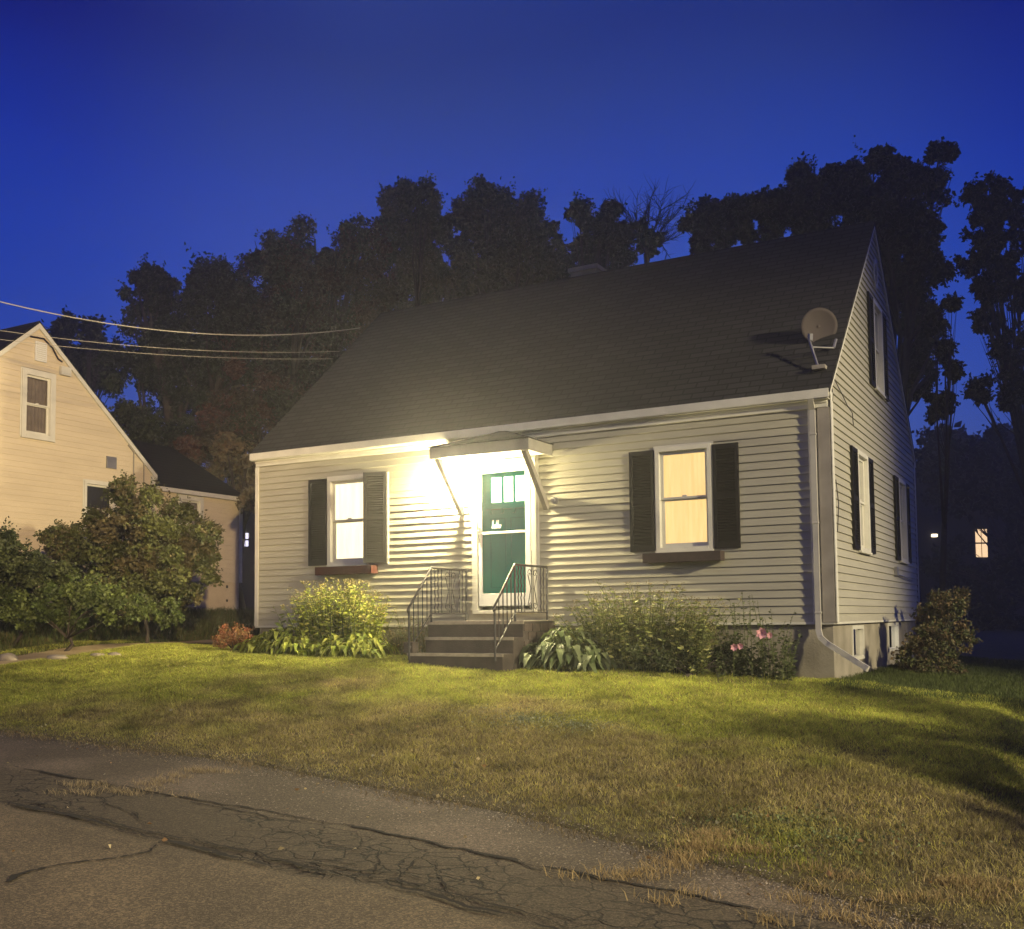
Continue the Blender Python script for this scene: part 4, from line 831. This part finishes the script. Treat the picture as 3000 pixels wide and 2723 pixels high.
def stemplant(name, x0, x1, y, h, n, label, cols, seed, leaf=.06, lw=.022, spread=.25, flowers=None, cat='plant', per=22, stemc=None, lean=(0, -.1), hvar=.35, tipc=None, group=None, dome=None, yw=.22):
    r = np.random.default_rng(seed); cx = (x0 + x1) / 2; root = empty(name, (cx, y, float(zground(cx, y))), label, cat, group)
    ms = MB(); LP = []; LD = []; tips = []; LL = []
    for k in range(n):
        bx = r.uniform(x0, x1); by = y + r.uniform(-yw, yw); bz = float(zground(bx, by)); f = 1 - abs((bx - cx) / ((x1 - x0) / 2 + 1e-6)) ** 2 * (dome if dome is not None else .5)
        hh = h * f * (1 - hvar * r.random()); d = np.array([(bx - cx) * .35 + r.normal() * spread * .5 + lean[0], r.normal() * spread * .4 + lean[1], 0]) * hh
        d[1] = min(d[1], -by - .06 - 0) if by + d[1] > -.06 else d[1]
        pts = [np.array([bx, by, bz - .03]) + np.array([d[0] * s ** 1.6, d[1] * s ** 1.6, (hh + .03) * s]) for s in np.linspace(0, 1, 5)]
        ms.tube(pts, [.006, .005, .0045, .004, .002], 4, cap=False); tips.append(pts[-1])
        for j in range(per):
            s = .12 + .88 * (j + r.random()) / per; i_ = min(int(s * 4), 3); q = pts[i_] * (1 - (s * 4 - i_)) + pts[i_ + 1] * (s * 4 - i_) if s < 1 else pts[-1]
            a = r.uniform(0, 2 * math.pi); dd = np.array([math.cos(a), math.sin(a), r.uniform(-.35, .6)]); LP.append(q); LD.append(dd / np.linalg.norm(dd)); LL.append(leaf * (.5 + .8 * r.random()) * (1.15 - .55 * s))
    ms.build('stem', stemc or Mstem, root)
    LP = np.array(LP); LD = np.array(LD); LL = np.array(LL); V, F = leaves(LP, LD, LL, LL * lw / leaf, .15, seed); C = np.array(cols)[r.integers(0, len(cols), len(LP))] * (.7 + .6 * r.random((len(LP), 1)))
    V0, F0, C0 = V, F, np.repeat(C, 4, 0); LFs = None
    if tipc is not None:
        P = []; 
        for tp in tips: P.append(tp + r.normal(size=(9, 3)) * np.array([.022, .022, .018]))
        P = np.vstack(P); V, F = leaves(P, rdirs(len(P), r, .6), .022, .016, .2, seed + 1); C = np.array(tipc) * (.7 + .6 * r.random((len(P), 1))); F0 = np.vstack([F0, F + len(V0)]); V0 = np.vstack([V0, V]); C0 = np.vstack([C0, np.repeat(C, 4, 0)])
    npmesh('foliage', V0, F0, Mleaf, root, C0)
    return root
Mstem = mat('green_stem', (.10, .12, .04), .7)
YG = [(.30, .34, .05), (.38, .42, .07), (.22, .28, .04), (.40, .38, .09)]
stemplant('phlox_clump', -7.75, -6.55, -.48, 1.16, 260, 'tall yellow green clump under the loose shutter window', YG, 31, tipc=(.34, .28, .10), leaf=.105, lw=.036, per=30, dome=.35, yw=.3)
stemplant('leafy_sprig', -8.2, -7.85, -.5, .72, 9, 'upright pale leafy sprig left of the tall yellow green clump', [(.22, .28, .07), (.28, .32, .10)], 32, leaf=.15, lw=.06, per=16)
stemplant('stalky_plant', -6.2, -5.55, -.5, .66, 60, 'thin tan stalky plant beside the left railing', [(.22, .17, .08), (.26, .19, .10), (.15, .15, .06)], 33, leaf=.06, lw=.026, per=26)
OGc = [(.21, .24, .07), (.27, .29, .09), (.16, .19, .06), (.34, .33, .12)]
stemplant('phlox_clump', -3.05, -1.45, -.50, 1.16, 280, 'wide olive green clump below the right window', OGc, 34, tipc=(.24, .20, .10), leaf=.10, lw=.034, per=30, dome=.28, yw=.3, hvar=.5, spread=.34)
rose = stemplant('rose_bush', -1.35, -.45, -.45, 1.15, 60, 'straggly rose bush with three pink blooms near the downspout', [(.08, .10, .04), (.10, .11, .05)], 35, leaf=.065, lw=.036, per=30, dome=.5, hvar=.7)
Mpink = mat('pink_petal', (.82, .42, .46), .6, noise=.25, nscale=30)
def bloom(px, py, t, R_, parent):
    c = at(px, py, t); r = np.random.default_rng(int(px)); m = MB()
    for ring, (n, tilt) in enumerate(((7, .9), (6, .55), (4, .25))):
        for k in range(n):
            a = 2 * math.pi * k / n + ring; d = Vector((math.cos(a) * math.sin(tilt + .3), -.5 + .3 * r.random(), math.sin(a))).normalized(); s = d.cross(Vector((0, 1, .2))).normalized(); L = R_ * (1 - .22 * ring)
            p = Vector(c); q0 = p + d * L * .55 + s * L * .42; q1 = p + d * L * 1.0 + Vector((0, -.01, .0)); q2 = p + d * L * .55 - s * L * .42
            m.face([p, q0, q1], True); m.face([p, q1, q2], True)
    m.build('rose_bloom', Mpink, parent)
bloom(2233, 1856, 11.9, .075, rose); bloom(2152, 1897, 12.0, .048, rose); bloom(2170, 1894, 12.0, .045, rose); bloom(2256, 1862, 11.9, .04, rose)
def hosta(x0, x1, y, h, n, label, cols, seed, L=.22, Wd=.09, yw=.3):
    r = np.random.default_rng(seed); cx = (x0 + x1) / 2; root = empty('hosta_clump', (cx, y, float(zground(cx, y))), label, 'plant', 'broad leaved clumps in the flower bed')
    V = []; F = []; C = []; ms = MB()
    for k in range(n):
        u = r.uniform(-1, 1); bx = cx + u * (x1 - x0) / 2; by = y + r.uniform(-yw, yw); bz = float(zground(bx, by)); hh = h * (1 - .55 * u * u) * (.35 + .65 * r.random()) * (1 - .5 * max(0, -(by - y) / yw))
        a = math.atan2(by - y - .12, (bx - cx)) + r.normal() * .7; d = np.array([math.cos(a), math.sin(a), 0]); s = np.array([-d[1], d[0], 0]); top = np.array([bx, by, bz + hh]); l = L * (.6 + .6 * r.random()); w2 = Wd * (.7 + .6 * r.random())
        if top[1] + d[1] * l > -.05: d[1] = -abs(d[1]); s = np.array([-d[1], d[0], 0])
        i0 = len(V); q_ = np.array([.004, 0, 0]); V += [np.array([bx, by, bz - .02]) - q_, np.array([bx, by, bz - .02]) + q_, top + q_, top - q_]; F += [(i0, i0 + 1, i0 + 2, i0 + 3)]; C += [np.array(cols[0]) * .7] * 4
        prof = [(0, .05, 0), (.2, .8, .03), (.45, 1, .025), (.75, .65, -.03), (1, .04, -.11)]; i0 = len(V)
        for (u_, wf, dz) in prof:
            c = top + d * l * u_ + np.array([0, 0, dz * l / .18]); V += [c - s * w2 * wf * .5 + (0, 0, .015 * wf), c, c + s * w2 * wf * .5 + (0, 0, .015 * wf)]
        for j in range(4):
            b_ = i0 + j * 3; F += [(b_, b_ + 1, b_ + 4, b_ + 3), (b_ + 1, b_ + 2, b_ + 5, b_ + 4)]
        cc = np.array(cols[r.integers(len(cols))]) * (.7 + .6 * r.random()); C += [cc] * 15
    npmesh('foliage', np.array(V), np.array(F), Mleaf, root, np.array(C), smooth=True); return root
hosta(-8.75, -7.3, -.75, .38, 420, 'bright yellow green broad leaved clump at the left end of the bed', [(.34, .38, .06), (.42, .44, .09), (.24, .30, .05)], 41, L=.16, Wd=.065)
hosta(-7.4, -6.1, -.85, .34, 380, 'bright broad leaved clump in front of the tall yellow green clump', [(.32, .36, .06), (.40, .42, .08), (.22, .28, .05)], 42, L=.15, Wd=.06)
hosta(-3.75, -2.75, -.80, .50, 260, 'large drooping hosta with pale wet leaves right of the steps', [(.17, .21, .085), (.26, .30, .14), (.12, .16, .06)], 43, L=.22, Wd=.10)
shrub('bed_weeds', [(1260, 1290, 22), (1310, 1300, 20), (1360, 1305, 20), (1410, 1300, 22), (1450, 1290, 30), (1480, 1310, 20)], 12.6, 1350, 2600, .035, [(.08, .10, .035), (.06, .075, .03)], 'low weeds edging the bed below the olive clump', cat='plant', seed=44, jit=.05)

# unseen hedge added beyond the right edge to cast shade across the hollow
def hedge():
    r = np.random.default_rng(3); root = empty('added_shade_hedge', (4.6, -3.2, -1.2), 'unseen dense hedge added beyond the right lawn edge to shade the hollow', 'hedge'); m = MB()
    for k in range(7): x = 4.3 + .2 * r.normal() * .5; y = -5 + k * .6; m.tube([(x, y, -1.7), (x + .05, y, -.2)], [.03, .015], 5)
    m.build('stem', Mbark, root); lb = [((4.2 + .25 * r.random(), -5.0 + k * .5, -1.0 + .75 * (k % 3)), .62) for k in range(8)] + [((4.3, -4.4 + k * .9, .35), .4) for k in range(3)] + [((4.1, -5.8, -1.2), .6), ((4.2, -5.6, -.5), .5)]
    V, F, C = crown(lb, 14000, .09, r, np.array(DG), .1, .4); npmesh('foliage', V, F, Mleafd, root, C)
hedge()

# stones at the drive edge
Mst = mat('pale_field_stone', (.32, .28, .22), .9, col2=(.2, .17, .13), nscale=9, bump=.6)
def stone(px, py, t, s, label, seed):
    c = np.array(at(px, py, t)); c[2] = float(zground(c[0], c[1])) + s[2] * .35; r = np.random.default_rng(seed); m = MB(); n, k = 12, 7
    for i in range(k + 1):
        th = math.pi * i / k
        for j in range(n):
            a = 2 * math.pi * j / n; q = 1 + .16 * r.normal() * math.sin(th); m.v.append((c[0] + s[0] * math.sin(th) * math.cos(a) * q, c[1] + s[1] * math.sin(th) * math.sin(a) * q, c[2] + s[2] * math.cos(th) * q))
    for i in range(k):
        for j in range(n): m.f.append((i * n + j, i * n + (j + 1) % n, (i + 1) * n + (j + 1) % n, (i + 1) * n + j)); m.m.append(0)
    o = m.build('field_stone', Mst, smooth=True); tag(o, label, 'stone', 'stones along the drive')
stone(25, 1850, 15.7, (.18, .12, .09), 'pale rounded stone at the far left by the weeds', 1)
stone(165, 1864, 15.6, (.20, .12, .06), 'flat dark stone right of the pale rounded stone', 2)
stone(285, 1864, 15.8, (.13, .1, .05), 'small flat stone left of the pair before the shrub', 3)
stone(335, 1864, 15.9, (.14, .1, .05), 'small grey stone nearest the barberry bush', 4)

# ------------------------------------------------------------------ grass
def blades(X, Y, h, wd, col, lean, seed, name, label, mat_=None, zoff=0):
    r = np.random.default_rng(seed); n = len(X); Z = zground(X, Y) + zoff; a = r.uniform(0, 2 * math.pi, n); ln = np.c_[np.cos(a), np.sin(a)] * (lean * r.random(n))[:, None]
    b_ = r.uniform(0, math.pi, n); s = np.c_[np.cos(b_), np.sin(b_)] * (wd / 2)[:, None]
    B = np.c_[X, Y, Z]; V = np.empty((n, 5, 3)); up = np.zeros((n, 3)); up[:, 2] = h; L3_ = np.c_[ln * h[:, None], np.zeros(n)]; S3 = np.c_[s, np.zeros(n)]
    V[:, 0] = B - S3; V[:, 1] = B + S3; V[:, 2] = B + L3_ * .35 + up * .6 + S3 * .7; V[:, 3] = B + L3_ * .35 + up * .6 - S3 * .7; V[:, 4] = B + L3_ + up * .92
    k = np.arange(n)[:, None] * 5; F = np.vstack([k + np.array([0, 1, 2]), k + np.array([0, 2, 3]), k + np.array([3, 2, 4])])
    C = np.repeat(col, 5, 0); o = npmesh(name, V.reshape(-1, 3), F, mat_ or Mgrass, None, C); tag(o, label, 'grass', kind='stuff'); return o
def lawn(n, x0, x1, seed):
    r = np.random.default_rng(seed); X = r.uniform(x0, x1, n); ye = yedge(X); Y = ye - .08 + (r.random(n) ** .9) * (-ye + .1 + 0); d = Y - ye
    depth = (X - CP[0]) * FW[0] + (Y - CP[1]) * FW[1]
    g1 = fnoise(X, Y, .55, 61); g2 = fnoise(X, Y, 2.4, 62); g3 = fnoise(X, Y, 7, 63)
    dry = np.clip(.15 + .95 * np.exp(-((d - .9) / 1.5) ** 2) + (g1 - .5) * 2.3 + (g2 - .5) * 1.6 - .45 * np.clip(d - 3, 0, 3) - .25 * np.clip(-X - 5, 0, 4), 0, 1)
    keep = r.random(n) < np.clip(.45 + d * 2.2, 0, 1) * np.clip(1.25 - .7 * (g3 > .62), 0, 1)
    gr = np.array([.235, .26, .045]); gy = np.array([.34, .31, .08]); br = np.array([.28, .235, .11]); bk = np.array([.11, .08, .045])
    C = gr[None] * (1 - dry[:, None]) + br[None] * dry[:, None]; m_ = r.random(n) < .22; C[m_] = gy; m2 = r.random(n) < .10; C[m2] = bk
    C *= (1 + .75 * np.clip((Y + 4.2) / 2.6, 0, 1))[:, None]; C *= (.6 + .8 * r.random((n, 1))) * (.15 + 1.1 * fnoise(X, Y, 2.6, 65) + .7 * fnoise(X, Y, 11, 66))[:, None]; h = (.016 + .030 * r.random(n)) * (.45 + 1.1 * fnoise(X, Y, 5, 67)) * np.clip(.5 + d, .5, 1.2); wd = .0026 + .0024 * depth / 6  # grass brightened towards the house, porch lamplight put into its colour
    inbed = (Y > -1.25) & (X > -8.9) & (X < -.3) & (r.random(n) < .7); keep &= ~inbed & ~((X > -5.35) & (X < -3.75) & (Y > -1.52))
    k = keep; return X[k], Y[k], h[k], wd[k], C[k]
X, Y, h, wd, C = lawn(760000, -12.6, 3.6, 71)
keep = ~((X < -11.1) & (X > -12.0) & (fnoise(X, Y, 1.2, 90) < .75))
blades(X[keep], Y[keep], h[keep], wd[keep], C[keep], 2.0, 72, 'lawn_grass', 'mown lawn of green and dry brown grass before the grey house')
# coarse grass right of the gable and in the hollow
r = np.random.default_rng(81); n = 60000; X = r.uniform(.02, 4, n); Y = r.uniform(-1, 9, n); keep = r.random(n) < .95; X, Y = X[keep], Y[keep]; n = len(X)
C = np.array([.085, .11, .03])[None] * (.5 + r.random((n, 1))); blades(X, Y, .04 + .05 * r.random(n), .006 + .003 * r.random(n), C, .8, 82, 'side_grass', 'rough grass beside the gable wall')
# tall weeds on the bank towards the neighbour
n = 70000; X = r.uniform(-16.6, -11.9, n); Y = r.uniform(-6, 7.5, n); q = fnoise(X, Y, 1.1, 83); keep = (r.random(n) < .3 + q) & ~((X < -15.97) & (Y > -2.3)); X, Y, q = X[keep], Y[keep], q[keep]; n = len(X)
C = (np.array([.085, .11, .032])[None] * (.5 + r.random((n, 1)))); C[r.random(n) < .3] = (.14, .125, .05)
blades(X, Y, (.08 + .22 * r.random(n)) * (.4 + q) * np.clip((-12.2 - X) / 1.2, .25, 1), .010 + .008 * r.random(n), C, .8, 84, 'bank_weeds', 'unmown weeds on the bank below the beige house')
# ground cover patch: coarse clover leaves near the street and in the lawn
def cover(pts, n, label, col, hh, ls, seed):
    r = np.random.default_rng(seed); P = []
    for (x, y, R_, m_) in pts:
        a = r.uniform(0, 2 * math.pi, m_); d = R_ * np.abs(r.normal(size=m_)) * .62; P.append(np.c_[x + d * np.cos(a) * 1.5, y + d * np.sin(a)])
    P = np.vstack(P); P = P[P[:, 1] > yedge(P[:, 0]) - .1]; z = zground(P[:, 0], P[:, 1]) + hh * r.random(len(P)); d = rdirs(len(P), r, .1); s = ls * (.5 + r.random(len(P)))
    V, F = leaves(np.c_[P, z], d, s, s * .6, .1, seed); C = np.array(col)[r.integers(0, len(col), len(P))] * (.6 + .8 * r.random((len(P), 1)))
    o = npmesh('clover_patch', V, F, Mleaf, None, np.repeat(C, 4, 0)); tag(o, label, 'ground cover', kind='stuff')
q1 = gp(2290, 2440); q2 = gp(2450, 2480); q3 = gp(2150, 2430)
cover([(q1[0], q1[1] + .15, .55, 900), (q2[0], q2[1] + .1, .5, 800), (q3[0], q3[1] + .12, .35, 400)], 0, 'dark clover and coarse weeds along the street edge', [(.10, .13, .05), (.13, .16, .06), (.16, .16, .08)], .045, .02, 91)
q4 = gp(1530, 2115); cover([(q4[0], q4[1], .42, 1500), (q4[0] + .6, q4[1], .3, 700)], 0, 'pale clover patch in the middle of the lawn', [(.22, .24, .15), (.28, .29, .20), (.15, .18, .09)], .05, .018, 92)
# dry tufts in the street cracks
def tufts(name, label, pts, seed, col, h0=.05, spread=.05, per=60):
    r = np.random.default_rng(seed); X = []; Y = []
    for (px, py, k) in pts:
        p = gp(px, py, zsf); X += list(p[0] + r.normal(size=int(per * k)) * spread * 1.6); Y += list(p[1] + r.normal(size=int(per * k)) * spread * .8)
    X, Y = np.array(X), np.array(Y); n = len(X); C = np.array(col)[None] * (.6 + .8 * r.random((n, 1)))
    Vv = blades(X, Y, h0 * (.3 + r.random(n)), .003 + .003 * r.random(n), C, 1.9, seed, name, label)
    me = Vv.data; co = np.empty(len(me.vertices) * 3, np.float32); me.vertices.foreach_get('co', co); co = co.reshape(-1, 5, 3)
    dz = (zstreet(co[:, 0, 0], co[:, 0, 1]) - zground(co[:, 0, 0], co[:, 0, 1])); dz = np.maximum(dz, 0); co[:, :, 2] += dz[:, None]; me.vertices.foreach_set('co', co.ravel()); me.update()
S7 = lambda pts: [(x * .744, 2000 + y * .744, k) for x, y, k in pts]
tufts('dry_grass_tufts', 'dry straw grass growing out of the street cracks at left', S7([(380, 405, 1), (300, 410, 1), (450, 430, 1.2), (520, 440, .8), (600, 405, 1.2), (650, 390, 1), (700, 372, 1.2), (760, 352, 1.6), (820, 350, 1), (880, 355, .8), (220, 435, .5), (330, 440, 1), (600, 430, .8), (720, 450, .4), (940, 320, .6)]), 101, (.30, .24, .14), h0=.045, per=90)
tufts('dry_grass_tufts', 'orange dry grass tufts beside the clover at the street edge', [(1500 + x * .744, 2000 + y * .744, k) for x, y, k in [(400, 775, .6), (460, 770, .6), (520, 765, .7), (580, 750, .8), (640, 725, 1.2), (690, 700, 2), (730, 675, 2.4), (770, 655, 2.4), (800, 645, 1.6), (830, 690, .8), (930, 700, 1.2), (980, 705, .8), (1200, 775, .8), (1180, 820, .6), (1130, 865, .9), (1330, 810, 1), (1270, 935, 1), (1020, 945, .8), (1370, 900, .6), (1480, 885, .8), (1640, 890, 1), (1750, 860, 1.2), (1800, 865, 1.2), (1850, 900, 1), (1960, 880, .8), (1420, 960, .8), (230, 770, .4), (700, 840, .6), (600, 870, .5)]], 102, (.36, .27, .13), h0=.06, per=110)

r = np.random.default_rng(111); n = 9000; X = r.uniform(-9.6, 3.2, n); Y = yedge(X) - np.abs(r.normal(size=n)) * .28 + .06
n2 = 5000; X = np.r_[X, r.uniform(-4, 3.2, n2)]; q = r.random(n2); Y = np.r_[Y, yedge(X[n:]) * q + y2(X[n:]) * (1 - q)]; n = len(X)
Z = np.maximum(zstreet(X, Y), zground(X, Y)); sz = .003 + .006 * r.random(n) ** 2; V = np.empty((n, 5, 3)); a0_ = r.uniform(0, 6.28, n)
for k in range(4):
    a = a0_ + k * math.pi / 2 + .3 * r.normal(size=n); V[:, k] = np.c_[X + np.cos(a) * sz, Y + np.sin(a) * sz, Z + .001]
V[:, 4] = np.c_[X + .3 * sz * r.normal(size=n), Y, Z + sz * (.5 + .5 * r.random(n))]
k = np.arange(n)[:, None] * 5; F = np.vstack([k + np.array([j, (j + 1) % 4, 4]) for j in range(4)])
C = np.array([.21, .18, .145])[None] * (.3 + 1.4 * r.random((n, 1)) ** 1.5); tag(npmesh('gravel', V.reshape(-1, 3), F, leafmat('loose_gravel', .9, trans=0), None, np.repeat(C, 5, 0)), 'loose gravel scattered on the street shoulder', 'gravel', kind='stuff')
n = 5200; X = r.uniform(-9.6, 3.4, n); q = fnoise(X, X * 0, 2.5, 44); keep = r.random(n) < np.clip(q * 1.8 - .35, 0.05, 1); X = X[keep]; Y = yedge(X) - .10 + .10 * r.normal(size=len(X)) ; n = len(X)
C = np.array([.22, .17, .09])[None] * (.4 + .9 * r.random((n, 1))); o = blades(X, Y, .035 * (.4 + r.random(n)), .004 + .003 * r.random(n), C, 2.6, 113, 'edge_litter', 'dead grass litter lying along the ragged street edge')
me = o.data; co = np.empty(len(me.vertices) * 3, np.float32); me.vertices.foreach_get('co', co); co = co.reshape(-1, 5, 3)
co[:, :, 2] += np.maximum(zstreet(co[:, 0, 0], co[:, 0, 1]) - zground(co[:, 0, 0], co[:, 0, 1]), 0)[:, None]; me.vertices.foreach_set('co', co.ravel()); me.update()

r = np.random.default_rng(131); n = 260; X = r.uniform(-9, 2.6, n); Y = np.where(r.random(n) < .55, yedge(X) + r.uniform(-.5, 1.2, n), r.uniform(-9.5, -1.6, n)); Z = np.maximum(zstreet(X, Y), zground(X, Y)) + .012 + .02 * (Y > yedge(X))
d = rdirs(n, r); d[:, 2] *= .25; d /= np.linalg.norm(d, axis=1)[:, None]; L_ = .018 + .03 * r.random(n); V, F = leaves(np.c_[X, Y, Z], d, L_, L_ * .7, .2, 132)
C = np.array([(.42, .34, .18), (.30, .18, .08), (.38, .36, .24)])[r.integers(0, 3, n)] * (.5 + .7 * r.random((n, 1))); tag(npmesh('fallen_leaves', V, F, Mleaf, None, np.repeat(C, 4, 0)), 'small dry leaves fallen on the lawn and street edge', 'leaves', kind='stuff')
